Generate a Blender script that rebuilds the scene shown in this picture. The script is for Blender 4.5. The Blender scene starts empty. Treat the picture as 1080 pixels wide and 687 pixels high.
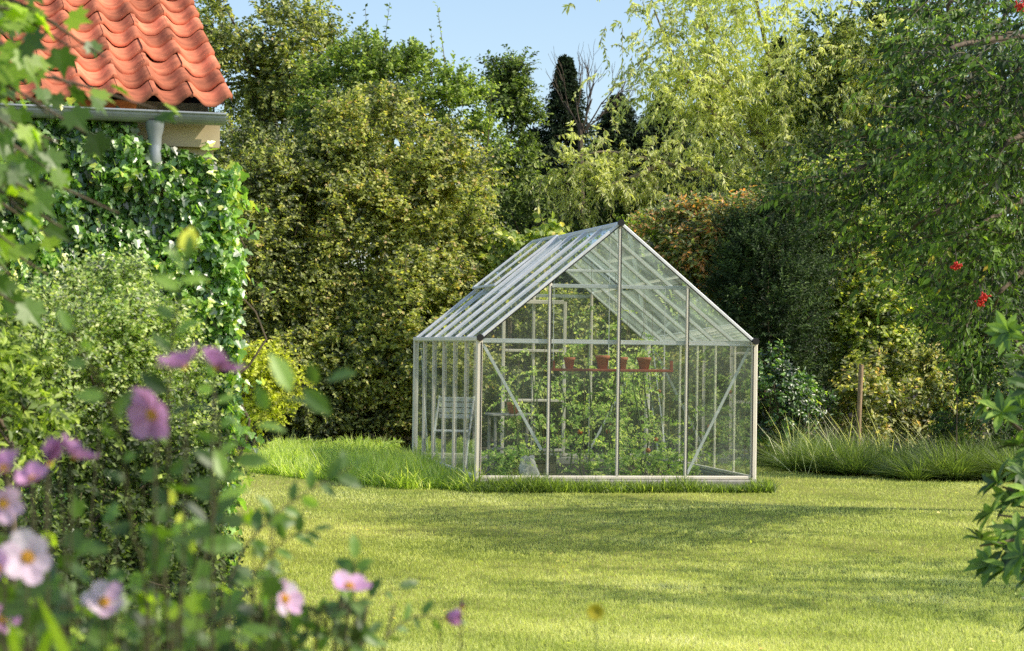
import bpy, math
import numpy as np
from mathutils import Vector, Matrix

rng = np.random.default_rng(11)
S = bpy.context.scene
COL = S.collection
F_PX, CAMZ, ROLL, HOR = 2214.0, 1.50, 0.0136, 21.2
R = math.radians

# ------------------------------------------------------------------ helpers
def P(px, py, Y):
    """world point seen at photo pixel (px,py) at distance Y"""
    dx, dy = px - 540.0, py - 343.5
    c, s = math.cos(ROLL), math.sin(ROLL)
    a, b = dx * c + dy * s, -dx * s + dy * c
    return np.array([a / F_PX * Y, Y, CAMZ - (b - HOR) / F_PX * Y])

def nrm(v):
    v = np.asarray(v, float)
    return v / np.maximum(np.linalg.norm(v, axis=-1, keepdims=True), 1e-9)

def rvec(n):
    return nrm(rng.normal(size=(n, 3)))

class MB:
    def __init__(self):
        self.v, self.f, self.t, self.n = [], [], [], 0
    def add(self, v, f, tone=None):
        v = np.asarray(v, float).reshape(-1, 3); f = np.asarray(f, int)
        if len(f) == 0: return
        self.v.append(v); self.f.append(f + self.n); self.n += len(v)
        if tone is None: tone = 0.5
        self.t.append(np.broadcast_to(np.asarray(tone, float), (len(f),)).copy())
    def build(self, name, mat, parent=None, smooth=False):
        me = bpy.data.meshes.new(name)
        v = np.concatenate(self.v)
        me.vertices.add(len(v)); me.vertices.foreach_set('co', v.astype(np.float32).ravel())
        sizes = np.concatenate([np.full(len(f), f.shape[1]) for f in self.f])
        loops = np.concatenate([f.ravel() for f in self.f])
        me.loops.add(len(loops)); me.loops.foreach_set('vertex_index', loops.astype(np.int32))
        starts = np.concatenate([[0], np.cumsum(sizes)[:-1]])
        me.polygons.add(len(sizes)); me.polygons.foreach_set('loop_start', starts.astype(np.int32))
        me.update(calc_edges=True)
        if not smooth: me.shade_flat()
        else: me.shade_smooth()
        at = me.attributes.new('tone', 'FLOAT', 'FACE')
        at.data.foreach_set('value', np.concatenate(self.t).astype(np.float32))
        me.materials.append(mat)
        o = bpy.data.objects.new(name, me); COL.objects.link(o)
        if parent is not None: o.parent = parent
        return o
    def box(self, c, s, rot=None, tone=None):
        x, y, z = np.array(s) / 2.0
        v = np.array([[-x,-y,-z],[x,-y,-z],[x,y,-z],[-x,y,-z],[-x,-y,z],[x,-y,z],[x,y,z],[-x,y,z]])
        if rot is not None: v = v @ np.asarray(rot).T
        self.add(v + np.array(c), [[0,3,2,1],[4,5,6,7],[0,1,5,4],[1,2,6,5],[2,3,7,6],[3,0,4,7]], tone)
    def bar(self, a, b, w, h, up=(0,0,1), tone=None, bev=0.0):
        """rectangular bar from a to b; w across, h along up"""
        a, b = np.array(a, float), np.array(b, float)
        d = nrm(b - a); s = nrm(np.cross(d, up)); u = np.cross(s, d)
        c = min(w, h) * 0.18
        prof = [(-w/2+c,-h/2),(w/2-c,-h/2),(w/2,-h/2+c),(w/2,h/2-c),(w/2-c,h/2),(-w/2+c,h/2),(-w/2,h/2-c),(-w/2,-h/2+c)]
        v = [q + s*x + u*y for q in (a, b) for x, y in prof]
        k = 8
        f = [[i, (i+1) % k, k+(i+1) % k, k+i] for i in range(k)]
        self.add(v, f, tone)
        self.add(v, [[0,3,2,1],[0,7,4,3],[7,6,5,4],[8,9,10,11],[8,11,12,15],[15,12,13,14]], tone)
    def tube(self, pts, rad, sides=6, tone=None, caps=True):
        pts = np.asarray(pts, float); n = len(pts)
        rad = np.broadcast_to(np.asarray(rad, float), (n,))
        t = nrm(np.gradient(pts, axis=0))
        ref = np.array([0.31, 0.2, 0.93]) if abs(t[0, 2]) < 0.8 else np.array([0.9, 0.3, 0.1])
        s = nrm(np.cross(t, ref)); u = np.cross(s, t)
        an = np.arange(sides) * 2 * math.pi / sides
        v = pts[:, None] + rad[:, None, None] * (np.cos(an)[None, :, None] * s[:, None] + np.sin(an)[None, :, None] * u[:, None])
        f = []
        for i in range(n - 1):
            for j in range(sides):
                f.append([i*sides+j, i*sides+(j+1) % sides, (i+1)*sides+(j+1) % sides, (i+1)*sides+j])
        self.add(v.reshape(-1, 3), f, tone)
        if caps:
            c = np.concatenate([v[0], v[-1], pts[[0]], pts[[-1]]])
            self.add(c, [[2*sides, (j+1) % sides, j] for j in range(sides)] +
                     [[2*sides+1, sides+j, sides+(j+1) % sides] for j in range(sides)], tone)
    def lathe(self, c, prof, sides=18, tone=None):
        an = np.arange(sides) * 2 * math.pi / sides
        v = [[c[0]+r*math.cos(a), c[1]+r*math.sin(a), c[2]+z] for r, z in prof for a in an]
        f = [[i*sides+j, i*sides+(j+1) % sides, (i+1)*sides+(j+1) % sides, (i+1)*sides+j] for i in range(len(prof)-1) for j in range(sides)]
        self.add(v, f, tone)

def curve(pts, n=12):
    """smooth Catmull-Rom through points"""
    p = np.asarray(pts, float); p = np.vstack([2*p[0]-p[1], p, 2*p[-1]-p[-2]])
    out = []
    for i in range(1, len(p) - 2):
        for t in np.linspace(0, 1, n, endpoint=False):
            a, b, c, d = p[i-1:i+3]
            out.append(0.5*((2*b)+(-a+c)*t+(2*a-5*b+4*c-d)*t*t+(-a+3*b-3*c+d)*t**3))
    out.append(p[-2])
    return np.array(out)

def tag(o, label=None, cat=None, group=None, kind=None):
    if label: o['label'] = label
    if cat: o['category'] = cat
    if group: o['group'] = group
    if kind: o['kind'] = kind
    return o

def thing(name, label, cat, loc=(0, 0, 0), group=None, rz=0.0):
    o = bpy.data.objects.new(name, None); COL.objects.link(o)
    o.location = loc; o.rotation_euler = (0, 0, rz)
    o.empty_display_size = 0.2
    return tag(o, label, cat, group)

def localise(o, root):
    """mesh written in world coordinates -> child of root at root's place"""
    o.parent = root
    o.matrix_parent_inverse = Matrix.Translation(-Vector(root.location))
    return o

# ------------------------------------------------------------------ materials
def new_mat(name):
    m = bpy.data.materials.new(name); m.use_nodes = True
    nt = m.node_tree; nt.nodes.clear()
    out = nt.nodes.new('ShaderNodeOutputMaterial')
    return m, nt, out

def leaf_mat(name, cols, trans=0.4, gloss=0.05, rough=0.45, tmul=2.3, ttint=(1.0, 1.04, .5), mul=2.45):
    gloss *= .75; cols = [(p, tuple(min(.8, x*mul*(.46+1.09*p)*k_) for x, k_ in zip(c, (1.04, 1.0, .85)))) for p, c in cols]  # ramp contrast steepened: sunlit highlights and dark gaps painted into leaf colours
    m, nt, out = new_mat(name); N, L = nt.nodes, nt.links
    at = N.new('ShaderNodeAttribute'); at.attribute_name = 'tone'
    r = N.new('ShaderNodeValToRGB'); r.color_ramp.elements.remove(r.color_ramp.elements[1])
    for i, (p, c) in enumerate(cols):
        e = r.color_ramp.elements[0] if i == 0 else r.color_ramp.elements.new(p)
        e.position = p; e.color = (*c, 1)
    L.new(at.outputs['Fac'], r.inputs[0])
    d = N.new('ShaderNodeBsdfDiffuse'); t = N.new('ShaderNodeBsdfTranslucent'); g = N.new('ShaderNodeBsdfGlossy')
    g.inputs['Roughness'].default_value = rough+.12; g.inputs['Color'].default_value = (1, 1, 1, 1)
    mu = N.new('ShaderNodeMix'); mu.data_type = 'RGBA'; mu.blend_type = 'MULTIPLY'; mu.inputs[0].default_value = 1
    mu.inputs[7].default_value = (tmul*ttint[0], tmul*ttint[1], tmul*ttint[2], 1)
    L.new(r.outputs[0], mu.inputs[6]); L.new(mu.outputs[2], t.inputs[0]); L.new(r.outputs[0], d.inputs[0])
    m1 = N.new('ShaderNodeMixShader'); m1.inputs[0].default_value = trans
    m2 = N.new('ShaderNodeMixShader')
    fr = N.new('ShaderNodeLayerWeight'); fr.inputs[0].default_value = 0.35
    ma = N.new('ShaderNodeMath'); ma.operation = 'MULTIPLY_ADD'; ma.inputs[1].default_value = gloss*2.2; ma.inputs[2].default_value = gloss
    L.new(fr.outputs['Facing'], ma.inputs[0]); L.new(ma.outputs[0], m2.inputs[0])
    L.new(d.outputs[0], m1.inputs[1]); L.new(t.outputs[0], m1.inputs[2])
    L.new(m1.outputs[0], m2.inputs[1]); L.new(g.outputs[0], m2.inputs[2]); L.new(m2.outputs[0], out.inputs[0])
    return m

def solid(name, col, rough=0.6, metal=0.0, var=0.15, scale=8.0, bump=0.0, tone=False, spec=0.4, col2=None):
    m, nt, out = new_mat(name); N, L = nt.nodes, nt.links
    b = N.new('ShaderNodeBsdfPrincipled'); L.new(b.outputs[0], out.inputs[0])
    b.inputs['Roughness'].default_value = rough; b.inputs['Metallic'].default_value = metal
    b.inputs['Specular IOR Level'].default_value = spec
    tc = N.new('ShaderNodeTexCoord'); no = N.new('ShaderNodeTexNoise'); no.inputs['Scale'].default_value = scale
    no.inputs['Detail'].default_value = 6
    L.new(tc.outputs['Object'], no.inputs[0])
    r = N.new('ShaderNodeValToRGB'); e = r.color_ramp.elements
    lo = col2 if col2 else tuple(c*(1-var) for c in col)
    e[0].position, e[1].position = 0.3, 0.7
    e[0].color = (*lo, 1); e[1].color = (*[min(1, c*(1+var)) for c in col], 1)
    L.new(no.outputs[0], r.inputs[0]); src = r.outputs[0]
    if tone:
        at = N.new('ShaderNodeAttribute'); at.attribute_name = 'tone'
        mr = N.new('ShaderNodeMapRange'); mr.inputs[3].default_value = 0.62; mr.inputs[4].default_value = 1.3
        L.new(at.outputs['Fac'], mr.inputs[0])
        mx = N.new('ShaderNodeMix'); mx.data_type = 'RGBA'; mx.blend_type = 'MULTIPLY'; mx.inputs[0].default_value = 1
        L.new(src, mx.inputs[6]); L.new(mr.outputs[0], mx.inputs[7]); src = mx.outputs[2]
    L.new(src, b.inputs['Base Color'])
    if bump:
        bp = N.new('ShaderNodeBump'); bp.inputs['Strength'].default_value = bump; bp.inputs['Distance'].default_value = 0.02
        L.new(no.outputs[0], bp.inputs['Height']); L.new(bp.outputs[0], b.inputs['Normal'])
    return m

def glass_mat(name, dirt_haze=0.07, tint=(0.95, 0.985, 0.965), refl=0.8):  # diffuse film: real grime plus haze painted in for reflected sky
    m, nt, out = new_mat(name); N, L = nt.nodes, nt.links
    tr = N.new('ShaderNodeBsdfTransparent'); tr.inputs[0].default_value = (*tint, 1)
    g = N.new('ShaderNodeBsdfGlossy'); g.inputs['Roughness'].default_value = 0.02; g.inputs[0].default_value = (.95, .98, 1, 1)
    fr = N.new('ShaderNodeFresnel'); fr.inputs[0].default_value = 1.52
    m1 = N.new('ShaderNodeMixShader'); mm = N.new('ShaderNodeMath'); mm.operation = 'MULTIPLY'; mm.inputs[1].default_value = refl; mm.use_clamp = True
    L.new(fr.outputs[0], mm.inputs[0]); L.new(mm.outputs[0], m1.inputs[0]); L.new(tr.outputs[0], m1.inputs[1]); L.new(g.outputs[0], m1.inputs[2])
    d = N.new('ShaderNodeBsdfDiffuse'); d.inputs[0].default_value = (0.55, 0.66, 0.60, 1)
    tl = N.new('ShaderNodeBsdfTranslucent'); tl.inputs[0].default_value = (0.5, 0.6, 0.5, 1)
    dd = N.new('ShaderNodeMixShader'); dd.inputs[0].default_value = 0.5; L.new(d.outputs[0], dd.inputs[1]); L.new(tl.outputs[0], dd.inputs[2])
    tc = N.new('ShaderNodeTexCoord'); no = N.new('ShaderNodeTexNoise'); no.inputs['Scale'].default_value = 2.3; no.inputs['Detail'].default_value = 8
    L.new(tc.outputs['Object'], no.inputs[0])
    mr = N.new('ShaderNodeMapRange'); mr.inputs[1].default_value = .35; mr.inputs[2].default_value = .75
    mr.inputs[3].default_value = dirt_haze*0.4; mr.inputs[4].default_value = dirt_haze*2.2
    L.new(no.outputs[0], mr.inputs[0])
    m2 = N.new('ShaderNodeMixShader'); L.new(mr.outputs[0], m2.inputs[0]); L.new(m1.outputs[0], m2.inputs[1]); L.new(dd.outputs[0], m2.inputs[2])
    L.new(m2.outputs[0], out.inputs[0])
    return m

M = {}
M['olive'] = leaf_mat('hawthorn_leaf', [(0, (.022, .045, .012)), (.35, (.066, .088, .022)), (.7, (.138, .160, .042)), (.9, (.185, .19, .058)), (1, (.17, .115, .06))], .42, .045, mul=2.25)
M['pale'] = leaf_mat('pale_tree_leaf', [(0, (.06, .08, .016)), (.5, (.12, .145, .03)), (1, (.20, .20, .05))], .45, .04)
M['midgreen'] = leaf_mat('mid_green_leaf', [(0, (.024, .046, .012)), (.5, (.062, .095, .022)), (1, (.14, .175, .04))], .4, .025)
M['dark'] = leaf_mat('dark_leaf', [(0, (.012, .026, .008)), (.6, (.03, .055, .014)), (1, (.06, .09, .02))], .25, .02, mul=1.4)
M['conifer'] = leaf_mat('conifer_needle', [(0, (.010, .022, .010)), (.6, (.022, .042, .018)), (1, (.05, .075, .03))], .15, .012, mul=1.3)
M['yew'] = leaf_mat('yew_needle', [(0, (.012, .028, .010)), (.6, (.028, .055, .018)), (1, (.07, .11, .03))], .2, .02, mul=1.6)
M['willow'] = leaf_mat('willow_leaf', [(0, (.08, .10, .035)), (.5, (.17, .19, .07)), (1, (.27, .275, .13))], .45, .05)
M['cherry'] = leaf_mat('cherry_leaf', [(0, (.016, .038, .010)), (.45, (.040, .082, .018)), (.985, (.09, .145, .026)), (1, (.22, .16, .03))], .42, .03, mul=1.75)
M['pieris'] = leaf_mat('pieris_leaf', [(0, (.03, .05, .014)), (.45, (.09, .12, .03)), (.68, (.15, .17, .06)), (.78, (.20, .11, .045)), (1, (.26, .09, .03))], .4, .06)
M['autumn'] = leaf_mat('autumn_shrub_leaf', [(0, (.03, .05, .012)), (.5, (.09, .13, .025)), (.85, (.18, .20, .05)), (1, (.26, .16, .06))], .45, .05)
M['cream'] = leaf_mat('pale_shrub_leaf', [(0, (.05, .08, .02)), (.5, (.14, .18, .05)), (.85, (.32, .32, .14)), (1, (.38, .22, .12))], .45, .05, mul=1.5)
M['yellow'] = leaf_mat('golden_shrub_leaf', [(0, (.09, .12, .015)), (.5, (.22, .24, .03)), (1, (.38, .36, .05))], .45, .03)
M['lime'] = leaf_mat('lime_leaf', [(0, (.07, .12, .015)), (.5, (.17, .24, .03)), (1, (.30, .34, .05))], .45, .04)
M['ivy'] = leaf_mat('ivy_leaf', [(0, (.010, .030, .008)), (.45, (.035, .085, .014)), (.8, (.10, .18, .03)), (1, (.26, .31, .05))], .35, .11, .3)
M['box'] = leaf_mat('small_leaf_shrub', [(0, (.05, .085, .02)), (.5, (.14, .20, .05)), (1, (.30, .34, .12))], .4, .07, .4)
M['maple'] = leaf_mat('maple_leaf', [(0, (.03, .07, .018)), (.5, (.08, .15, .025)), (1, (.22, .30, .02))], .55, .04, .35, 2.2, (1.0, 1.1, .25), 1.5)
M['sprig'] = leaf_mat('sprig_leaf', [(0, (.028, .062, .014)), (.5, (.062, .12, .022)), (.88, (.13, .20, .035)), (.94, (.40, .30, .03)), (1, (.55, .50, .03))], .42, .05, .4, mul=2.0)
M['rhodo'] = leaf_mat('rhododendron_leaf', [(0, (.016, .036, .008)), (.6, (.038, .075, .015)), (1, (.10, .15, .03))], .3, .045, .35)
M['tomato'] = leaf_mat('tomato_leaf', [(0, (.05, .09, .025)), (.5, (.13, .20, .06)), (.85, (.27, .31, .12)), (1, (.42, .38, .10))], .45, .03)
M['fern'] = leaf_mat('fern_leaf', [(0, (.06, .10, .03)), (1, (.17, .22, .07))], .45, .03)
M['grass'] = leaf_mat('lawn_blade', [(0, (.13, .18, .045)), (.5, (.215, .25, .078)), (.85, (.32, .32, .125)), (1, (.37, .35, .19))], .42, .02, mul=2.35, ttint=(1, 1.02, .62), tmul=1.8)
M['tallgrass'] = leaf_mat('tall_grass_blade', [(0, (.04, .075, .014)), (.5, (.10, .145, .032)), (.85, (.20, .235, .06)), (1, (.36, .32, .15))], .45, .04)
M['sedge'] = leaf_mat('sedge_blade', [(0, (.05, .085, .02)), (.5, (.11, .16, .04)), (.85, (.22, .24, .08)), (1, (.38, .30, .14))], .4, .05)
M['petal'] = leaf_mat('anemone_petal', [(0, (.40, .15, .48)), (.5, (.58, .32, .66)), (1, (.66, .50, .72))], .4, .03, .5, 1.0, (1, .95, 1), 1.25)
M['stamen'] = solid('stamen_yellow', (.75, .42, .05), .7)
M['rose'] = leaf_mat('red_petal', [(0, (.5, .02, .01)), (1, (.75, .05, .02))], .3, .04, .5, 1.0, (1, 1, 1), 1.25)
M['yellowflower'] = leaf_mat('yellow_petal', [(0, (.7, .5, .02)), (1, (.8, .6, .03))], .3, .03, .5, 1.0, (1, 1, 1), 1.25)
M['bark'] = solid('bark', (.13, .10, .07), .9, var=.35, scale=14, bump=.5)
M['palebark'] = solid('pale_bark', (.27, .22, .15), .9, var=.3, scale=12, bump=.4)
M['twig'] = solid('twig', (.12, .09, .06), .9, var=.3)
M['greenstem'] = solid('green_stem', (.09, .13, .04), .7)
M['drystem'] = solid('dry_stem', (.085, .08, .035), .8, var=.3)
M['alu'] = solid('aluminium', (.84, .77, .67), .5, metal=.0, var=.06, scale=5, spec=.5)
M['alu_roof'] = solid('aluminium_roof_bar', (.82, .84, .86), .4, metal=.1, var=.08, scale=6)
M['black'] = solid('black_rubber', (.02, .02, .022), .6)
M['concrete'] = solid('concrete', (.34, .33, .30), .9, var=.25, scale=9, bump=.3)
M['glass'] = glass_mat('greenhouse_glass', .06, refl=.55)
M['roofglass'] = glass_mat('roof_glass', .30, refl=1.9)  # film thickened: the roof's white sky reflection is painted as haze
M['terracotta'] = solid('terracotta', (.46, .17, .085), .85, var=.2, scale=22, bump=.1)
M['tile'] = solid('clay_tile', (.64, .215, .12), .95, var=.3, scale=11, bump=.25, tone=True, spec=.12, col2=(.42, .15, .09))
M['zinc'] = solid('zinc', (.31, .34, .35), .45, metal=.3, var=.15, scale=6)
M['plaster'] = solid('cream_plaster', (.52, .43, .27), .9, var=.14, scale=5, bump=.2)
M['redwood'] = solid('red_stained_wood', (.32, .085, .045), .7, var=.2, scale=18)
M['whitewood'] = solid('white_paint', (.86, .87, .86), .5, var=.05)
M['greywood'] = solid('grey_plank', (.30, .29, .27), .8, var=.2, scale=14)
M['stake'] = solid('weathered_stake', (.36, .25, .15), .9, var=.25, scale=20)
M['soil'] = solid('soil', (.045, .033, .022), 1.0, var=.4, scale=6, bump=.8)
M['fruit'] = solid('ripe_tomato', (.45, .13, .03), .3, var=.2)
M['berry'] = solid('red_berry', (.62, .03, .015), .35, var=.2)
M['plastic'] = solid('white_plastic', (.55, .55, .50), .6, var=.4, scale=16)

def lawn_material():
    m, nt, out = new_mat('lawn_turf'); N, L = nt.nodes, nt.links
    b = N.new('ShaderNodeBsdfPrincipled'); b.inputs['Roughness'].default_value = .95; b.inputs['Specular IOR Level'].default_value = .1
    tc = N.new('ShaderNodeTexCoord')
    n1 = N.new('ShaderNodeTexNoise'); n1.inputs['Scale'].default_value = .55; n1.inputs['Detail'].default_value = 5
    n2 = N.new('ShaderNodeTexNoise'); n2.inputs['Scale'].default_value = 60; n2.inputs['Detail'].default_value = 4
    for n in (n1, n2): L.new(tc.outputs['Object'], n.inputs[0])
    r1 = N.new('ShaderNodeValToRGB'); e = r1.color_ramp.elements; e[0].position = .35; e[1].position = .68
    e[0].color = (.17, .23, .045, 1); e[1].color = (.38, .39, .13, 1)
    L.new(n1.outputs[0], r1.inputs[0])
    r2 = N.new('ShaderNodeValToRGB'); e = r2.color_ramp.elements; e[0].position = .3; e[1].position = .7
    e[0].color = (.45, .45, .4, 1); e[1].color = (1.25, 1.2, 1.1, 1)
    L.new(n2.outputs[0], r2.inputs[0])
    mx = N.new('ShaderNodeMix'); mx.data_type = 'RGBA'; mx.blend_type = 'MULTIPLY'; mx.inputs[0].default_value = 1
    L.new(r1.outputs[0], mx.inputs[6]); L.new(r2.outputs[0], mx.inputs[7]); L.new(mx.outputs[2], b.inputs['Base Color'])
    bp = N.new('ShaderNodeBump'); bp.inputs['Strength'].default_value = .6; bp.inputs['Distance'].default_value = .03
    L.new(n2.outputs[0], bp.inputs['Height']); L.new(bp.outputs[0], b.inputs['Normal'])
    L.new(b.outputs[0], out.inputs[0])
    return m
M['lawn'] = lawn_material()

# ------------------------------------------------------------------ leaf templates
DIA = (np.array([[0, 0, 0], [.5, .45, .07], [0, 1, -.06], [-.5, .45, .07]]), np.array([[0, 1, 2], [0, 2, 3]]))
OVAL = (np.array([[0, 0, 0], [-.40, .28, .07], [0, .3, 0], [.40, .28, .07], [-.40, .64, .03], [0, .66, -.03], [.40, .64, .03], [0, 1, -.12]]),
        np.array([[0, 3, 2], [0, 2, 1], [2, 3, 6], [2, 6, 5], [2, 5, 4], [2, 4, 1], [5, 6, 7], [5, 7, 4]]))
def fan(pts, cz=-.02):
    k = len(pts); v = [[0, .3, cz]] + [[x, y, .05*abs(x)*2-.1*y*y] for x, y in pts]
    return (np.array(v), np.array([[0, i+1, (i+1) % k+1] for i in range(k)]))
IVY = fan([(0, 0), (.28, -.08), (.5, .2), (.26, .42), (.3, .6), (0, 1), (-.3, .6), (-.26, .42), (-.5, .2), (-.28, -.08)])
MAPLE = fan([(0, 0), (.2, -.1), (.34, .02), (.3, .14), (.6, .3), (.42, .42), (.46, .66), (.2, .56), (.1, .72), (0, 1.0),
             (-.1, .72), (-.2, .56), (-.46, .66), (-.42, .42), (-.6, .3), (-.3, .14), (-.34, .02), (-.2, -.1)])
BLADE = (np.array([[-.5, 0, 0], [.5, 0, 0], [-.4, .5, .12], [.4, .5, .12], [0, 1, .45]]), np.array([[0, 1, 3], [0, 3, 2], [2, 3, 4]]))
BLADE1 = (np.array([[-.5, 0, 0], [.5, 0, 0], [0, 1, .35]]), np.array([[0, 1, 2]]))
PETAL = (np.array([[0, 0, 0], [-.28, .25, .06], [.28, .25, .06], [-.5, .62, .14], [0, .5, .03], [.5, .62, .14], [-.34, .92, .2], [0, .9, .12], [.34, .92, .2], [0, 1.02, .2]]),
         np.array([[0, 2, 4], [0, 4, 1], [1, 4, 3], [2, 5, 4], [4, 5, 8], [4, 8, 7], [4, 7, 6], [4, 6, 3], [7, 8, 9], [7, 9, 6]]))

def inst(mb, T, p, a, n, l, w, tone):
    V, Fc = T
    a = nrm(a); n = n - (n*a).sum(-1, keepdims=True)*a; n = nrm(n); s = np.cross(a, n)
    l = np.broadcast_to(l, (len(p),)); w = np.broadcast_to(w, (len(p),))
    v = (p[:, None] + V[None, :, 0, None]*w[:, None, None]*s[:, None] + V[None, :, 1, None]*l[:, None, None]*a[:, None]
         + V[None, :, 2, None]*l[:, None, None]*n[:, None])
    f = Fc[None] + (np.arange(len(p))*len(V))[:, None, None]
    mb.add(v.reshape(-1, 3), f.reshape(-1, Fc.shape[1]), np.repeat(np.broadcast_to(tone, (len(p),)), len(Fc)))

def sprays(mb, tw, P0, D, L, nl, ll, lw, T=DIA, droop=.25, hang=.25, tvar=.22, tbase=.45, twr=.006, twig_share=.5, upn=.7, spread=.9, start=.12):
    """twigs with alternate leaves; everything vectorised"""
    n = len(P0); D = nrm(D); L = np.broadcast_to(L, (n,))
    s = (np.linspace(start, 1, nl)[None] + rng.normal(0, .03, (n, nl)))
    Lr = L[:, None]
    down = np.array([0, 0, -1.])
    pos = P0[:, None] + D[:, None]*(Lr*s)[..., None] + down*(droop*Lr*s*s)[..., None]
    t = nrm(D[:, None] + down*(2*droop*s)[..., None])
    q = nrm(np.cross(D, nrm(rng.normal(size=(n, 3)) + np.array([0, 0, 1.8]))))
    sg = np.where(np.arange(nl) % 2 == 0, 1, -1)[None, :, None]
    a = t*.55 + q[:, None]*sg*spread + rng.normal(0, .33, (n, nl, 3)) + down*hang
    nn = np.array([.30, -.35, upn*.6]) + rng.normal(0, .5, (n, nl, 3))
    k = n*nl
    sz = rng.uniform(.65, 1.2, k)
    tone = (tbase + rng.normal(0, tvar*.7, (n, 1)) + rng.normal(0, tvar, (n, nl))).ravel()
    tone = np.clip(np.where(tone > 1, rng.uniform(.55, 1, len(tone)), tone), 0, 1)
    inst(mb, T, pos.reshape(-1, 3), a.reshape(-1, 3), nn.reshape(-1, 3), ll*sz, lw*sz, tone)
    if tw is not None and twig_share > 0:
        m = rng.random(n) < twig_share
        if m.any():
            Pm, Dm, Lm = P0[m], D[m], L[m]; km = m.sum()
            ss = np.array([0, .5, 1.])
            c = Pm[:, None] + Dm[:, None]*(Lm[:, None]*ss)[..., None] + down*(droop*Lm[:, None]*ss*ss)[..., None]
            e1 = nrm(np.cross(Dm, rng.normal(size=(km, 3)))); e2 = np.cross(Dm, e1)
            rr = twr*np.array([1, .7, .3])
            v = []
            for an in (0, 2.094, 4.189):
                v.append(c + (math.cos(an)*e1 + math.sin(an)*e2)[:, None]*rr[None, :, None])
            v = np.stack(v, 2)  # km,3st,3side,3
            base = (np.arange(km)*9)[:, None]
            f = np.array([[i*3+j, i*3+(j+1) % 3, (i+1)*3+(j+1) % 3, (i+1)*3+j] for i in range(2) for j in range(3)])
            tw.add(v.reshape(-1, 3), (f[None]+base[:, :, None]).reshape(-1, 4), .5)

def lobes_in(envs, per, shell=.5, back=.5):
    C, Rr, EC = [], [], []
    for (c, r), k in zip(envs, per):
        u = rvec(k); keep = ~((u[:, 1] > .35) & (rng.random(k) < back)); u = u[keep]
        q = (shell + (1-shell)*rng.random(len(u))**.7)[:, None]
        C.append(c + u*np.array(r)*q); EC.append(np.repeat(c[None], len(u), 0))
    return np.concatenate(C), np.concatenate(EC)

def E(px, py, Y, rx, ry, rz):
    return (P(px, py, Y), (rx, ry, rz))

def bush(name, label, cat, envs, per, lr, ns, nl, ll, lw, mat, T=DIA, trunk=None, bark='bark', droop=.25, hang=.25, up=.25, out=.7,
         tbase=.45, tvar=.22, group=None, limb_r=.035, twig_share=.35, twr=.006, back=.5, crown='crown', trunkname='trunk', spread=.9, shell=.5, nlimbs=14, limb_show=True, len_rng=(.6, 1.15)):
    C, EC = lobes_in(envs, per, shell, back)
    C[:, 2] = np.maximum(C[:, 2], .12)
    base = np.array([envs[0][0][0], envs[0][0][1], 0.]) if trunk is None else np.array(trunk, float)
    root = thing(name, label, cat, tuple(base), group)
    mb, tw = MB(), MB()
    n = len(C)
    lrad = lr*rng.uniform(.65, 1.25, n)
    u = rvec(n*ns)
    Cc = np.repeat(C, ns, 0); O = nrm(np.repeat(C-EC, ns, 0)); rr = np.repeat(lrad, ns)
    D = nrm(u + O*out + np.array([0, 0, up]))
    lt = np.repeat(rng.normal(0, tvar*.5, n), ns)
    P0 = Cc + u*(rr*.35)[:, None]
    P0[:, 2] = np.maximum(P0[:, 2], .05)
    D[:, 2] = np.where(P0[:, 2] < .35, np.abs(D[:, 2]), D[:, 2])
    # split in 3 tonal chunks so that whole clumps differ
    idx = np.digitize(lt, [-tvar*.25, tvar*.25])
    for k in range(3):
        mk = idx == k
        if mk.any():
            sprays(mb, tw, P0[mk], D[mk], (rr*rng.uniform(*len_rng, len(rr)))[mk], nl, ll, lw, T, droop, hang, tvar, tbase + (k-1)*tvar*.55, twr, twig_share, spread=spread)
    # trunk and limbs
    top = C[:, 2].max()
    tb = MB()
    hub = np.array([base[0]*.5+EC[0][0]*.5, base[1]*.5+EC[0][1]*.5, max(.4, envs[0][0][2]-envs[0][1][2]*.35)])
    tb.tube(curve([base + [0, 0, -.05], (base+hub)/2 + rng.normal(0, .05, 3), hub], 4), np.linspace(limb_r*2.2, limb_r*1.3, 9), 8)
    sel = rng.choice(n, min(nlimbs, n), replace=False)
    for i in sel:
        mid = hub*.5 + C[i]*.5 + np.array([0, 0, -.12]) + rng.normal(0, .08, 3)
        tb.tube(curve([hub, mid, C[i]], 4), np.linspace(limb_r, limb_r*.25, 9), 5)
    c = mb.build(crown, M[mat]); localise(c, root)
    if tw.v: t = tw.build('twigs', M['twig']); localise(t, root)
    t = tb.build(trunkname, M[bark], smooth=True); localise(t, root)
    return root

# ------------------------------------------------------------------ camera, sky, sun
cam = bpy.data.cameras.new('camera'); co = bpy.data.objects.new('camera', cam); COL.objects.link(co)
cam.sensor_width = 36; cam.lens = F_PX/1080*36; cam.clip_end = 600; cam.clip_start = .1
co.matrix_world = Matrix.Translation((0, 0, CAMZ)) @ Matrix.Rotation(R(90)+math.atan(HOR/F_PX), 4, 'X') @ Matrix.Rotation(ROLL, 4, 'Z')
cam.dof.use_dof = True; cam.dof.focus_distance = 20.0; cam.dof.aperture_fstop = 6.6
S.camera = co

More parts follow.
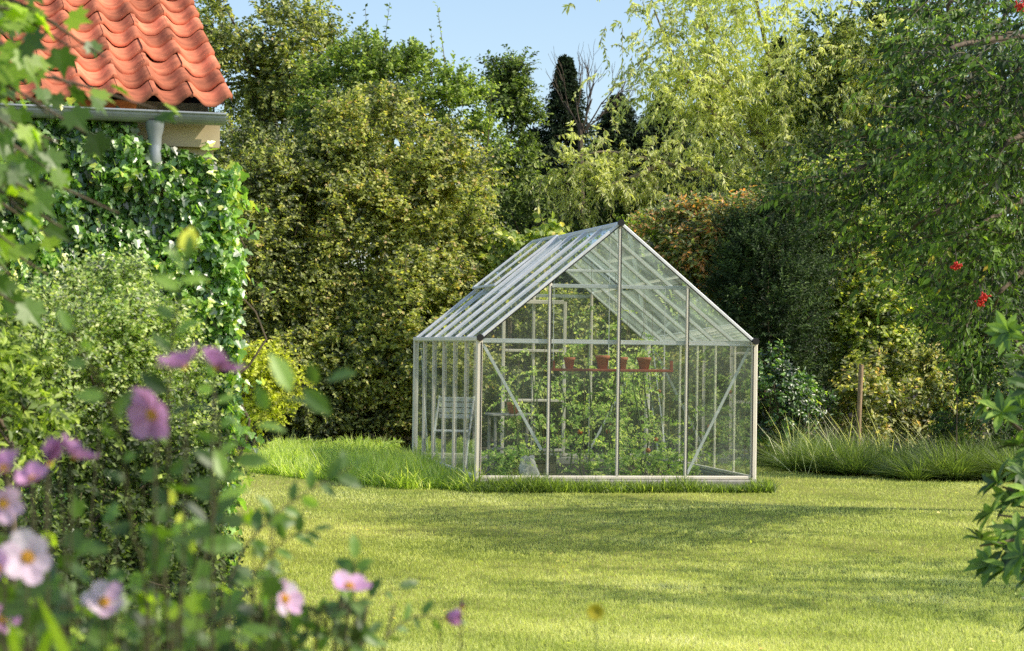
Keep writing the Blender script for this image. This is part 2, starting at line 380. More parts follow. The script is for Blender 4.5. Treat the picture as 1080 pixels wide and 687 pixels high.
SUN_EL, SUN_AZ = R(44), R(104)          # azimuth measured from +Y (into the picture) towards +X
sv = Vector((math.sin(SUN_AZ)*math.cos(SUN_EL), math.cos(SUN_AZ)*math.cos(SUN_EL), math.sin(SUN_EL)))
sl = bpy.data.lights.new('sun', 'SUN'); so = bpy.data.objects.new('sun', sl); COL.objects.link(so)
sl.energy = 5.0; sl.angle = R(.5); sl.color = (1, .90, .74)
so.rotation_euler = sv.to_track_quat('Z', 'Y').to_euler(); so.location = (20, 10, 30)
w = bpy.data.worlds.new('World'); S.world = w; w.use_nodes = True
nt = w.node_tree; bg = nt.nodes['Background']; sky = nt.nodes.new('ShaderNodeTexSky')
sky.sky_type = 'NISHITA'; sky.sun_disc = False; sky.sun_elevation = SUN_EL; sky.sun_rotation = SUN_AZ
sky.air_density = 1.0; sky.dust_density = 1.2; sky.ozone_density = 1.2
nt.links.new(sky.outputs[0], bg.inputs[0]); bg.inputs[1].default_value = .20
S.view_settings.view_transform = 'Standard'; S.view_settings.look = 'None'; S.view_settings.exposure = 0
cy = S.cycles
cy.max_bounces = 10; cy.diffuse_bounces = 3; cy.glossy_bounces = 3; cy.transmission_bounces = 4; cy.transparent_max_bounces = 24
cy.caustics_reflective = False; cy.caustics_refractive = False
cy.use_denoising = False
cy.sample_clamp_indirect = 6

# ------------------------------------------------------------------ ground
def sheet(name, poly, z, mat, kind='structure', n=1):
    mb = MB(); v = [[x, y, z] for x, y in poly]; mb.add(v, [list(range(len(v)))])
    o = mb.build(name, M[mat]); tag(o, kind=kind); return o
sheet('lawn', [(-300, -60), (300, -60), (300, 400), (-300, 400)], 0, 'lawn')
sheet('planting_bed', [(-40, 29.6), (-4.2, 29.2), (-3.2, 29.0), (-1.6, 29.2), (1.0, 29.8), (3.0, 29.6), (3.6, 27.2), (4.6, 25.8), (7, 24.8), (40, 24.4), (40, 90), (-40, 90)], .004, 'soil')
sheet('house_bed', [(-6, 6.5), (-2.2, 6.8), (-1.75, 9), (-1.55, 11), (-1.55, 12.6), (-3, 12.4), (-6, 11.6)], .006, 'soil')

# short lawn blades
def value_noise(x, y, sc, seed):
    r = np.random.default_rng(seed); g = r.random((64, 64))
    x, y = x/sc, y/sc
    xi, yi = np.floor(x).astype(int), np.floor(y).astype(int); fx, fy = x-xi, y-yi
    fx, fy = fx*fx*(3-2*fx), fy*fy*(3-2*fy)
    q = lambda a, b: g[a % 64, b % 64]
    return (q(xi, yi)*(1-fx)+q(xi+1, yi)*fx)*(1-fy)+(q(xi, yi+1)*(1-fx)+q(xi+1, yi+1)*fx)*fy

NB = 420000
uu = rng.random(NB); y0, y1 = 9.6, 31.0
Yb = (y0**-.6 + uu*(y1**-.6-y0**-.6))**(-1/.6)
Xb = rng.uniform(-.30, .30, NB)*Yb
keep = ~((Yb > 29.2) | ((Xb < -1.55) & (Yb < 12.5)) | ((Xb > 3.9) & (Yb > 26.3)))
Xb, Yb = Xb[keep], Yb[keep]; nb = len(Xb)
patch = value_noise(Xb, Yb, .9, 1)*.5 + value_noise(Xb, Yb, .22, 2)*.5
rr_ = np.hypot(Xb-7.5, Yb-23.0)
mow = .5+.5*np.sin(rr_*2*math.pi/1.15+1.2*value_noise(Xb, Yb, 2.5, 8))
patch = np.clip(patch*.55 + .18*mow + .30*value_noise(Xb, Yb*2.2, 2.6, 12) + .12*value_noise(Xb, Yb*3, .8, 15) - .05, 0, 1)
mb = MB()
ha = rng.uniform(.012, .032, nb)*(.7+.6*patch)
a = np.stack([rng.normal(0, .45, nb), rng.normal(0, .45, nb), np.ones(nb)], 1)
nn = np.stack([rng.normal(0, 1, nb), rng.normal(0, 1, nb), rng.uniform(0, .3, nb)], 1)
inst(mb, BLADE1, np.stack([Xb, Yb, np.zeros(nb)], 1), a, nn, ha, rng.uniform(.0035, .007, nb)*np.sqrt(Yb/12), np.clip(.12+.8*patch+rng.normal(0, .10, nb), 0, 1))
tag(mb.build('lawn_grass', M['grass']), 'short mown lawn grass in front of the greenhouse', 'grass', kind='stuff')

n = 170
lx, ly = rng.uniform(-.26, .28, n), 10.2+17*rng.random(n)**1.3
mb = MB(); inst(mb, DIA, np.stack([lx*ly, ly, np.full(n, .034)], 1), rng.normal(0, 1, (n, 3))*[1, 1, .15], rng.normal(0, .3, (n, 3))+[0, 0, 1], rng.uniform(.025, .05, n), rng.uniform(.02, .035, n), rng.uniform(.6, 1, n))
tag(mb.build('fallen_leaves', M['autumn']), 'scattered small fallen leaves on the lawn', 'leaves', kind='stuff')

def grass_area(name, label, pts, hgt, mat, lean=.35, wid=.006, tbase=.5, T=BLADE, clump=None):
    n = len(pts)
    mb = MB()
    a = np.stack([rng.normal(0, lean, n), rng.normal(0, lean, n), np.ones(n)], 1)
    if clump is not None: a[:, :2] += clump
    nn = np.stack([a[:, 0], a[:, 1], np.zeros(n)], 1)*-1 + rng.normal(0, .3, (n, 3))
    inst(mb, T, pts, a, -nn, hgt, wid, np.clip(tbase + rng.normal(0, .2, n), 0, 1))
    return tag(mb.build(name, M[mat]), label, 'grass', kind='stuff')

GHX, GHY, GYAW = -.3346, 21.66, .194
gc, gs = math.cos(GYAW), math.sin(GYAW)
def G(u, v, z=0.):
    return np.array([GHX + u*gc - v*gs, GHY + u*gs + v*gc, z])
GW, GD, GB, GE, GR = 2.96, 4.4, .12, 1.55, 2.785

# unmown grass on the left of the greenhouse
n = 60000
q = np.stack([rng.uniform(-2.9, -.0, n), rng.uniform(-.25, 7.0, n)], 1)
pts = np.stack([GHX+q[:, 0]*gc-q[:, 1]*gs, GHY+q[:, 0]*gs+q[:, 1]*gc, np.zeros(n)], 1)
edge = 21.45 + np.maximum(0, (-1.0-pts[:, 0]))*1.25 + value_noise(pts[:, 0], pts[:, 1], .4, 5)*.35
k = (pts[:, 1] > edge) & (pts[:, 0] > -3.0) & (pts[:, 1] < 28.6); pts = pts[k]
vn = value_noise(pts[:, 0], pts[:, 1], .35, 9)
grass_area('unmown_grass', 'long bright unmown grass along the left side of the greenhouse', pts, (.10+.22*vn)*rng.uniform(.6, 1.3, len(pts)), 'tallgrass', .45, .011, .62)
# strip left by the mower in front of the gable
n = 12000
q = np.stack([rng.uniform(-.15, GW+.14, n), -.02-.36*rng.random(n)**1.4], 1)
pts = np.stack([GHX+q[:, 0]*gc-q[:, 1]*gs, GHY+q[:, 0]*gs+q[:, 1]*gc, np.zeros(n)], 1)
grass_area('grass_strip', 'fringe of longer grass along the greenhouse base, toned darker for shade', pts, rng.uniform(.05, .20, n)*(.55+.8*value_noise(pts[:, 0]+30, pts[:, 1], .3, 77)), 'tallgrass', .4, .009, .28)  # low tone paints the shade at the foot of the gable
# sedge tussocks on the right
cx, pl, hh, cl = [], [], [], []
TN = 120
tx = rng.uniform(3.45, 6.8, TN); ty = 26.2 - np.clip((tx-3.0)/1.6, 0, 1)*2.0 + rng.uniform(.15, 1.9, TN) + np.clip((3.3-tx), 0, 1)*.6
for i in range(TN):
    m = 420; an = rng.uniform(0, 6.283, m); rr = .10*np.sqrt(rng.random(m))
    pl.append(np.stack([tx[i]+rr*np.cos(an), ty[i]+rr*np.sin(an), np.zeros(m)], 1))
    ll = rng.uniform(.3, 1.5, m); cl.append(np.stack([np.cos(an)*ll, np.sin(an)*ll], 1)); hh.append(rng.uniform(.30, .62, m)*rng.uniform(.55, 1.2))
grass_area('sedge_tussocks', 'arching tussocks of ornamental grass along the right lawn edge', np.concatenate(pl), np.concatenate(hh), 'sedge', .2, .007, .16, BLADE, np.concatenate(cl))
# sparse seed stalks
n = 160
pts = np.stack([rng.uniform(3.4, 5.4, n), rng.uniform(25.2, 27.5, n), np.zeros(n)], 1)
grass_area('seed_stalks', 'thin pale seed stalks rising above the tussocks', pts, rng.uniform(.5, .95, n), 'sedge', .25, .009, .95)

# ------------------------------------------------------------------ greenhouse
gh = thing('greenhouse', 'aluminium framed glass greenhouse with pitched roof standing on the lawn', 'greenhouse', (GHX, GHY, 0), rz=GYAW)
def part(mb, name, mat, smooth=False, parent=None):
    return mb.build(name, M[mat], parent or gh, smooth)
V = lambda u, v, z: np.array([u, v, z], float)
mb = MB()
for a_, b_ in ((V(-.03, 0, .055), V(GW+.03, 0, .055)), (V(-.03, GD, .055), V(GW+.03, GD, .055)), (V(0, .05, .055), V(0, GD-.05, .055)), (V(GW, .05, .055), V(GW, GD-.05, .055))):
    mb.bar(a_, b_, .10, .125)
part(mb, 'foundation', 'concrete')
mb = MB(); mb.add([V(.05, .05, .03), V(GW-.05, .05, .03), V(GW-.05, GD-.05, .03), V(.05, GD-.05, .03)], [[0, 1, 2, 3]]); part(mb, 'floor', 'soil')
# base rails
for a_, b_ in ((V(.03, 0, GB+.018), V(GW-.03, 0, GB+.018)), (V(.03, GD, GB+.018), V(GW-.03, GD, GB+.018)), (V(0, .03, GB+.018), V(0, GD-.03, GB+.018)), (V(GW, .03, GB+.018), V(GW, GD-.03, GB+.018))):
    mb = MB(); mb.bar(a_, b_, .045, .035); part(mb, 'base_rail', 'alu')
# corner posts, with a rubber strip recess
for u in (0, GW):
    for v in (0, GD):
        mb = MB(); mb.bar(V(u, v, GB), V(u, v, GE), .062, .062, up=(0, 1, 0))
        o = part(mb, 'corner_post', 'alu')
        mb = MB(); s_ = -1 if v == 0 else 1
        mb.bar(V(u+(.020 if u == 0 else -.020), v+s_*.033, GB+.01), V(u+(.020 if u == 0 else -.020), v+s_*.033, GE-.02), .010, .006, up=(0, 1, 0)); mb.build('seal', M['black'], o)
# eaves and ridge
for u in (0, GW):
    mb = MB(); mb.bar(V(u, -.03, GE+.015), V(u, GD+.03, GE+.015), .07, .05); part(mb, 'eave_gutter', 'alu')
mb = MB(); mb.bar(V(GW/2, -.03, GR), V(GW/2, GD+.03, GR), .06, .05); part(mb, 'ridge_bar', 'alu_roof')
# gable rafters
sl_ang = math.atan2(GR-GE, GW/2)
for v in (0, GD):
    for sgn in (0, 1):
        u0 = 0 if sgn == 0 else GW
        mb = MB(); mb.bar(V(u0, v, GE+.02), V(GW/2, v, GR+.01), .05, .036, up=(0, 0, 1)); o = part(mb, 'gable_rafter', 'alu_roof')
        up_ = nrm(np.array([-(GR-GE) if sgn == 0 else (GR-GE), 0, GW/2]))
        mb = MB(); vv = v + (-.028 if v == 0 else .028)
        mb.bar(V(u0, vv, GE+.02)-up_*.018, V(GW/2, vv, GR+.01)-up_*.018, .006, .010, up=up_); mb.build('seal', M['black'], o)
# gable bars, tie bars
def roof_z(u): return GE + (GR-GE)*(1-abs(u-GW/2)/(GW/2))
for v in (0, GD):
    for k in (1, 2, 3):
        u = GW*k/4
        mb = MB(); mb.bar(V(u, v, GB+.03), V(u, v, roof_z(u)-.01), .034, .045, up=(0, 1, 0)); o = part(mb, 'glazing_bar', 'alu')
        mb = MB(); s_ = -1 if v == 0 else 1
        mb.bar(V(u+.012, v+s_*.0245, GB+.04), V(u+.012, v+s_*.0245, roof_z(u)-.04), .007, .005, up=(0, 1, 0)); mb.build('seal', M['black'], o)
    mb = MB(); mb.bar(V(.04, v+.035, GE), V(GW-.04, v+.035, GE), .02, .045); part(mb, 'tie_bar', 'alu_roof')
    mb = MB(); mb.bar(V(GW/4, v+.035, 2.13), V(GW*3/4, v+.035, 2.13), .02, .04); part(mb, 'tie_bar', 'alu_roof')
mb = MB(); mb.bar(V(.75*1.35, 1.9, 2.36), V(GW-.75*1.35, 1.9, 2.36), .02, .03); part(mb, 'tie_bar', 'alu_roof')
# side bars and rafters
nbay = 6; bw = GD/nbay
for k in range(1, nbay):
    v = k*bw
    for u in (0, GW):
        uo = -.012 if u == 0 else .012
        mb = MB(); mb.bar(V(u+uo, v, GB+.03), V(u+uo, v, GE-.012), .025, .026, up=(0, 1, 0)); part(mb, 'glazing_bar', 'alu')
        mb = MB(); mb.bar(V(u, v, GE+.02), V(GW/2, v, GR), .036, .045, up=(0, 0, 1)); part(mb, 'rafter', 'alu_roof')
# glass panes (thin sheets)
def pane(corners, mat='glass'):
    mb = MB(); mb.add(corners, [list(range(len(corners)))]); return part(mb, 'pane', mat)
zs = .93
for v in (0, GD):
    for k in range(4):
        a_, b_ = GW*k/4+.012, GW*(k+1)/4-.012
        pane([V(a_, v, GB+.03), V(b_, v, GB+.03), V(b_, v, zs-.002), V(a_, v, zs-.002)])
        pane([V(a_, v+.002, zs+.001), V(b_, v+.002, zs+.001), V(b_, v+.002, GE-.01), V(a_, v+.002, GE-.01)])
        za, zb = roof_z(a_)-.01, roof_z(b_)-.01
        pane([V(a_, v, GE+.01), V(b_, v, GE+.01), V(b_, v, zb), V(a_, v, za)])
for k in range(nbay):
    a_, b_ = k*bw+.012, (k+1)*bw-.012
    for u in (0, GW):
        pane([V(u, a_, GB+.03), V(u, b_, GB+.03), V(u, b_, zs-.002), V(u, a_, zs-.002)])
        pane([V(u, a_, zs+.001), V(u, b_, zs+.001), V(u, b_, GE-.01), V(u, a_, GE-.01)])
        for t0, t1 in ((0.01, .497), (.5, .985)):
            vent = (u == 0 and k in (4, 5) and t0 > .4) or (u == GW and k == 3 and t0 > .4)
            if vent: continue
            f0 = lambda t: (u + (GW/2-u)*t, GE+.022+(GR-GE-.02)*t)
            p0, p1 = f0(t0), f0(t1)
            pane([V(p0[0], a_, p0[1]), V(p0[0], b_, p0[1]), V(p1[0], b_, p1[1]), V(p1[0], a_, p1[1])], 'roofglass')
# roof vents: slightly lifted frames hinged at the ridge
for (u, v0, v1) in ((0, 4*bw, 6*bw), (GW, 3*bw, 4*bw)):
    hin = V(GW/2+(.03 if u else -.03), 0, GR+.02)
    mid = V(u+(GW/2-u)*.5, 0, GE+(GR-GE)*.5)
    d = mid - hin; ln = np.linalg.norm(d); ang = .07*(-1 if u == 0 else 1)
    d = np.array([d[0], 0, d[2]+.075*ln]); low = hin + d/np.linalg.norm(d)*ln
    mb = MB()
    A, B, C_, D_ = hin+[0, v0+.02, 0], hin+[0, v1-.02, 0], low+[0, v1-.02, 0], low+[0, v0+.02, 0]
    for p_, q_ in ((A, D_), (B, C_), (C_, D_), (A, B)): mb.bar(p_, q_, .032, .028)
    if u == 0: mb.bar((A+B)/2, (C_+D_)/2, .026, .024)
    o = part(mb, 'roof_vent', 'alu_roof')
    mb = MB(); mb.add([A, B, C_, D_], [[0, 1, 2, 3]]); mb.build('pane', M['roofglass'], o)
# black end caps
for (u, z) in ((0, GE+.03), (GW, GE+.03), (GW/2, GR+.012)):
    mb = MB(); mb.tube([V(u, -.065, z), V(u, -.02, z)], .036, 10); part(mb, 'end_cap', 'black')
# braces
for a_, b_ in ((V(.05, .05, GE-.04), V(GW/4-.06, .05, GB+.30)), (V(GW-.04, .05, GE-.04), V(GW*.75+.03, .05, GB+.05)),
               (V(.05, GD-.06, GE-.05), V(.05, GD-bw*1.0, GB+.1)), (V(GW-.05, GD-.06, GE-.05), V(GW-.05, GD-bw, GB+.1)),
               (V(GW-.06, GD-.05, GE-.05), V(GW*.75, GD-.05, GB+.1))):
    mb = MB(); mb.bar(a_, b_, .030, .008, up=(0, 1, 0) if abs(b_[1]-a_[1]) < .1 else (1, 0, 0)); part(mb, 'brace', 'alu_roof')
# far door
mb = MB()
for u in (1.09, 1.87): mb.bar(V(u, GD-.05, GB+.03), V(u, GD-.05, 2.06), .04, .03, up=(0, 1, 0))
for z in (.2, .82, 1.44, 2.05): mb.bar(V(1.11, GD-.05, z), V(1.85, GD-.05, z), .03, .05 if z > 2 else .035)
d = part(mb, 'door', 'alu')
mb = MB(); mb.bar(V(1.13, GD-.085, 1.0), V(1.13, GD-.085, 1.2), .02, .02, up=(0, 1, 0)); mb.build('handle', M['black'], d)
# red shelf along the gable with brackets
SHZ = 1.25
mb = MB(); mb.bar(V(.88, .55, SHZ), V(2.20, .55, SHZ), .20, .028); part(mb, 'shelf', 'redwood')
mb = MB(); mb.bar(V(2.18, .46, SHZ+.014), V(2.18, .46, SHZ+.11), .035, .02, up=(0, 1, 0)); mb.bar(V(.89, .46, SHZ+.014), V(.89, .46, SHZ+.10), .02, .02, up=(0, 1, 0)); part(mb, 'shelf_upright', 'redwood')
for u in (.92, 1.53, 2.15):
    mb = MB(); mb.bar(V(u, .64, SHZ), V(u, .64, roof_z(u)-.05), .006, .006, up=(0, 1, 0)); part(mb, 'shelf_hanger', 'alu_roof')

def gthing(name, label, cat, u, v, z, group=None):
    p = G(u, v, z); return thing(name, label, cat, tuple(p), group, GYAW)

def pot(u, v, z, r, h, label, group='terracotta pots inside the greenhouse', plant=True):
    o = gthing('flower_pot', label, 'flower pot', u, v, z, group)
    mb = MB(); mb.lathe((0, 0, 0), [(0, 0), (r*.66, 0), (r*.92, h*.74), (r*1.04, h*.75), (r*1.06, h), (r*.94, h), (r*.88, h*.8), (0, h*.8)], 20)
    mb.build('pot', M['terracotta'], o, True)
    if plant:
        mb = MB(); k = 9
        sprays(mb, None, np.zeros((k, 3))+[0, 0, h*.8], rvec(k)*.6+[0, 0, 1], .07, 6, .04, .02, DIA, .2)
        mb.build('foliage', M['tomato'], o)
    return o
zt = SHZ+.0145
pot(1.44, .54, zt, .075, .145, 'wide plain terracotta pot on the red shelf, left of the central bar', plant=False)
pot(1.655, .54, zt, .060, .130, 'narrow terracotta pot on the red shelf, just right of the central bar', plant=False)
pot(1.895, .53, zt, .075, .130, 'terracotta pot holding a small plant on the red shelf')
pot(1.08, .56, zt, .060, .120, 'weathered terracotta pot at the left end of the red shelf')
pot(.74, 1.9, .7315, .07, .13, 'small terracotta pot on the grey potting bench')

# potting bench
b = gthing('potting_bench', 'grey slatted potting bench inside the greenhouse', 'bench', .74, 2.0, .03)
mb = MB()
for k in range(4): mb.bar(V(-.26, -.2+k*.13, .69), V(.26, -.2+k*.13, .69), .10, .022)
mb.build('bench_top', M['greywood'], b)
for u in (-.22, .22):
    for v in (-.2, .18): mb = MB(); mb.bar(V(u, v, 0), V(u, v, .678), .03, .03, up=(0, 1, 0)); mb.build('leg', M['greywood'], b)
mb = MB(); mb.bar(V(-.2, 0, .3), V(.2, 0, .3), .25, .02); mb.build('lower_shelf', M['greywood'], b)
# low planter box near the front
b = gthing('planter_box', 'dark brown wooden planter box on the greenhouse floor', 'planter', .40, .9, .03)
mb = MB()
for k in range(3): mb.bar(V(0, 0, .06+k*.09), V(.62, 0, .06+k*.09), .02, .08); mb.bar(V(0, .3, .06+k*.09), V(.62, .3, .06+k*.09), .02, .08); mb.bar(V(0, .012, .06+k*.09), V(0, .288, .06+k*.09), .02, .08); mb.bar(V(.62, .012, .06+k*.09), V(.62, .288, .06+k*.09), .02, .08)
mb.build('board', M['drystem'], b)
mb = MB(); mb.box((.31, .15, .24), (.58, .26, .03)); mb.build('compost', M['soil'], b)
# white sack
b = gthing('compost_sack', 'crumpled white compost sack standing on the greenhouse floor', 'sack', .60, .32, .03)
mb = MB(); k = 20; prof = []
for i, z in enumerate(np.linspace(0, .30, 10)):
    for j in range(k):
        an = j*2*math.pi/k; r_ = (.10*(1-.35*(z/.30)**2))*(1+.22*math.sin(3*an+z*18)+.13*math.sin(7*an-z*23))
        prof.append([r_*math.cos(an), r_*.65*math.sin(an), z+.02*math.sin(2*an)*(z/.30)])
mb.add(prof, [[i*k+j, i*k+(j+1) % k, (i+1)*k+(j+1) % k, (i+1)*k+j] for i in range(9) for j in range(k)])
mb.add(prof[-k:]+[[0, 0, .26]], [[j, (j+1) % k, k] for j in range(k)])
mb.build('sack', M['plastic'], b, True)
# white slatted chair
ch = gthing('garden_chair', 'white folding slatted chair inside the left end of the greenhouse', 'chair', .34, 3.72, .03)
ch.rotation_euler = (0, 0, GYAW-.35)
mb = MB()
for k in range(5): mb.bar(V(-.2, -.18+k*.085, .43), V(.2, -.18+k*.085, .43), .065, .018)
mb.build('seat', M['whitewood'], ch)
mb = MB()
for k in range(4):
    z = .60+k*.068; y = .20+(z-.43)*.28
    mb.bar(V(-.2, y, z), V(.2, y, z), .016, .055)
mb.build('backrest', M['whitewood'], ch)
for sx in (-1, 1):
    mb = MB(); mb.bar(V(sx*.215, .35, .84), V(sx*.215, -.22, 0), .022, .035, up=(0, 1, 0)); mb.build('leg', M['whitewood'], ch)
    mb = MB(); mb.bar(V(sx*.19, -.18, .42), V(sx*.19, .26, 0), .022, .035, up=(0, 1, 0)); mb.build('leg', M['whitewood'], ch)

# tomato plants and strings
tspots = [(.95, 1.25, 1.35), (1.15, 2.9, 1.9), (1.7, .95, 1.5), (1.3, .8, .75), (2.0, 1.0, 1.7), (1.55, 1.6, 1.95), (2.2, 1.7, 1.75), (2.45, 2.3, 1.6), (2.25, 2.7, 1.9), (1.95, 2.1, 1.9), (2.4, 3.2, 1.8), (1.0, 3.6, 1.6), (.75, 1.7, 1.1), (2.55, 3.9, 1.6), (2.6, 1.4, 1.1), (1.35, 2.3, 1.6), (.6, .7, .8), (1.8, 1.3, 1.4), (2.3, 3.8, 1.9), (2.2, .6, 1.0), (1.75, 3.4, 1.9)]
for (u, v, h) in tspots:
    h *= rng.uniform(.62, 1.02)
    o = gthing('tomato_plant', 'tall tomato plant trained up a string inside the greenhouse', 'tomato plant', u, v, .03, 'tomato plants in the greenhouse')
    pts = curve([V(0, 0, 0), V(rng.normal(0, .04), rng.normal(0, .04), h*.35), V(rng.normal(0, .05), rng.normal(0, .05), h*.7), V(0, 0, h)], 5)
    mb = MB(); mb.tube(pts, np.linspace(.012, .005, len(pts)), 6); mb.build('stem', M['greenstem'], o, True)
    mb = MB(); k = int(19*h)
    ix = rng.integers(1, len(pts), k); P0 = pts[ix] + rng.normal(0, .02, (k, 3))
    dd = rvec(k)*[1, 1, .4] + [0, 0, .25]
    sprays(mb, None, P0, dd, rng.uniform(.16, .34, k), 14, .05, .027, DIA, .5, .3, .22, .55)
    mb.build('foliage', M['tomato'], o)
    if u > 1.6 and h > 1.4:
        for j in range(1):
            q = pts[rng.integers(3, 10)] + np.array([rng.uniform(-.10, .10), -.09, 0])
            mb = MB(); r_ = rng.uniform(.022, .034); mb.lathe(tuple(q), [(.001, -r_)]+[(r_*math.cos(t), r_*math.sin(t)) for t in np.linspace(-1.4, 1.4, 9)]+[(.001, r_)], 12); mb.build('fruit', M['fruit'], o, True)
    mb = MB(); mb.tube([V(.01, .01, h*.2), V(.01, .01, min(h+.5, roof_z(u)-.08))], .0022, 4); mb.build('string', M['stake'], o)
# low foliage at the greenhouse floor
for (u, v, sx, n_, lab) in ((.38, .55, .26, 60, 'low bushy herb plant just inside the left front corner of the greenhouse'), (1.9, .5, .6, 110, 'sprawling low plant along the inside of the right front panes')):
    o = gthing('leafy_plant', lab, 'plant', u, v, .03)
    mb = MB(); P0 = np.stack([rng.uniform(-sx, sx, n_), rng.uniform(-.2, .4, n_), rng.uniform(.02, .3, n_)], 1)
    sprays(mb, None, P0, rvec(n_)*.8+[0, 0, .8], rng.uniform(.1, .28, n_), 14, .05, .028, DIA, .3)
    mb.build('foliage', M['tomato'], o)

# ------------------------------------------------------------------ house
PHI, TH = R(16), R(25)
ev = np.array([math.cos(PHI), math.sin(PHI), 0]); bk = np.array([-math.sin(PHI), math.cos(PHI), 0])
sp = bk*math.cos(TH) + np.array([0, 0, math.sin(TH)]); rn = -bk*math.sin(TH) + np.array([0, 0, math.cos(TH)])
corner = P(239, 114, 12.8)
house = thing('house', 'cream walled house with orange clay pantile roof and grey gutter', 'house', (corner[0], corner[1], 0))
def hpart(mb, name, mat, smooth=False, parent=None):
    o = mb.build(name, M[mat], None, smooth)
    if parent is None: localise(o, house)
    else:
        o.parent = parent
    return o
cw, gauge, ncol, nrow, m_ = .222, .285, 20, 12, 12
mb = MB()
prof = lambda x: .066*((1+np.cos(2*math.pi*x))/2)**1.7
us = np.linspace(0.0, 1.07, m_+1)
for r_ in range(nrow):
    for c_ in range(ncol):
        j = rng.normal(0, .0035, 3); tn = np.clip(rng.normal(.5, .26), 0, 1)
        h0 = prof(us)
        xs = (us-1)*cw - c_*cw + j[0]
        lo = corner + ev*xs[:, None] + sp*(r_*gauge-.035 + j[1] + .004*np.sin(np.pi*us)[:, None]) + rn*(h0+.036+j[2])[:, None]
        hi = corner + ev*xs[:, None] + sp*((r_+1)*gauge+.02+j[1]) + rn*(h0+.004+j[2])[:, None]
        lb = lo - rn*.024
        f = [[i, i+1, m_+2+i, m_+1+i] for i in range(m_)] + [[2*(m_+1)+i, 2*(m_+1)+i+1, i+1, i] for i in range(m_)]
        f += [[m_, 3*(m_+1)-1, 2*m_+1, m_]][:0]
        mb.add(np.concatenate([lo, hi, lb]), f, tn)
        if c_ == 0:  # exposed verge edge
            mb.add([lo[-1], hi[-1], hi[-1]-rn*.03, lb[-1]-rn*.02], [[0, 3, 2, 1]], tn)
roof = hpart(mb, 'roof', 'tile', True)
ridge = corner + sp*(nrow*gauge)
mb = MB(); b2 = bk*math.cos(TH) - np.array([0, 0, math.sin(TH)])
mb.add([ridge+rn*.05, ridge-ev*cw*ncol+rn*.05, ridge-ev*cw*ncol+b2*3.4, ridge+b2*3.4], [[0, 3, 2, 1]]); hpart(mb, 'rear_roof', 'tile')
mb = MB(); mb.tube([ridge+ev*.03+[0, 0, .03], ridge-ev*cw*ncol+[0, 0, .03]], .11, 10); hpart(mb, 'ridge_tile', 'tile', True, roof)
# underlay just below the tiles
mb = MB()
a0 = corner + sp*.10 - rn*.012; L_ = ev*cw*ncol
mb.add([a0, a0-L_, a0-L_+sp*nrow*gauge, a0+sp*nrow*gauge], [[0, 3, 2, 1]]); hpart(mb, 'underlay', 'black')
# gutter: half round channel
ga = corner - bk*.06 + np.array([0, 0, -.055])
mb = MB(); k = 11; an = np.linspace(math.pi, 2*math.pi, k); rg = .060
ends = [ga-ev*.02, ga-ev*5]
vv = []
for e_ in ends:
    for t in an: vv.append(e_ + bk*rg*math.cos(t) + np.array([0, 0, rg*1.0*math.sin(t)]))
    for t in an[::-1]: vv.append(e_ + bk*(rg-.006)*math.cos(t) + np.array([0, 0, (rg-.006)*math.sin(t)+.001]))
K = 2*k
mb.add(vv, [[i, (i+1) % K, K+(i+1) % K, K+i] for i in range(K)])
mb.add(vv[:k], [list(range(k))[::-1]])
gut = hpart(mb, 'gutter', 'zinc', False)
mb = MB(); lip = ga - bk*rg + np.array([0, 0, .004]); mb.tube([lip-ev*.02, lip-ev*5], .009, 8); hpart(mb, 'gutter_bead', 'zinc', True, gut)
for t in (.32, 1.05, 1.8):
    c0 = ga - ev*t; mb = MB(); q = [c0 + bk*(rg+.004)*math.cos(a_) + np.array([0, 0, (rg+.004)*math.sin(a_)]) for a_ in np.linspace(math.pi, 2*math.pi, 9)]
    v_ = [x-ev*.012 for x in q]+[x+ev*.012 for x in q]; mb.add(v_, [[i, i+1, 10+i, 9+i] for i in range(8)]); hpart(mb, 'gutter_bracket', 'zinc', False, gut)
# outlet and downpipe
dpt = ga - ev*.44
mb = MB(); mb.lathe(tuple(dpt+[0, 0, -rg-.16]), [(.040, 0), (.042, .08), (.056, .13), (.060, .17)], 16); hpart(mb, 'outlet', 'zinc', True, gut)
mb = MB(); mb.tube(curve([dpt+[0, 0, -rg-.12], dpt+[0, 0, -rg-.24], dpt+bk*.07+[0, 0, -rg-.36], dpt+bk*.07+[0, 0, -rg-.6], dpt+bk*.07+[0, 0, -corner[2]+.2]], 5), .04, 14); hpart(mb, 'downpipe', 'zinc', True)
# walls and cornice
wc = corner + bk*.10 - ev*.03
def wbox(mb, t0, t1, z0, z1, d0, d1):
    v = [wc*[1, 1, 0] - ev*t + bk*dd + np.array([0, 0, z]) for z in (z0, z1) for (t, dd) in ((t0, d0), (t1, d0), (t1, d1), (t0, d1))]
    mb.add(v, [[0, 1, 2, 3], [4, 7, 6, 5], [0, 4, 5, 1], [1, 5, 6, 2], [2, 6, 7, 3], [3, 7, 4, 0]])
mb = MB(); wbox(mb, .03, 4.4, 0, corner[2]-.24, .03, 5.6); wall = hpart(mb, 'wall', 'plaster')
mb = MB(); wbox(mb, 0, 4.4, corner[2]-.238, corner[2]-.052, -.03, 5.6); hpart(mb, 'cornice', 'plaster', False, wall)
mb = MB()  # gable triangle on the right end
g0 = wc - ev*.05
mb.add([g0*[1, 1, 0]+[0, 0, corner[2]-.05], g0*[1, 1, 0]+bk*5.6+[0, 0, corner[2]-.05], g0*[1, 1, 0]+bk*2.9+[0, 0, corner[2]+1.3]], [[0, 1, 2]]); hpart(mb, 'gable', 'plaster', False, wall)

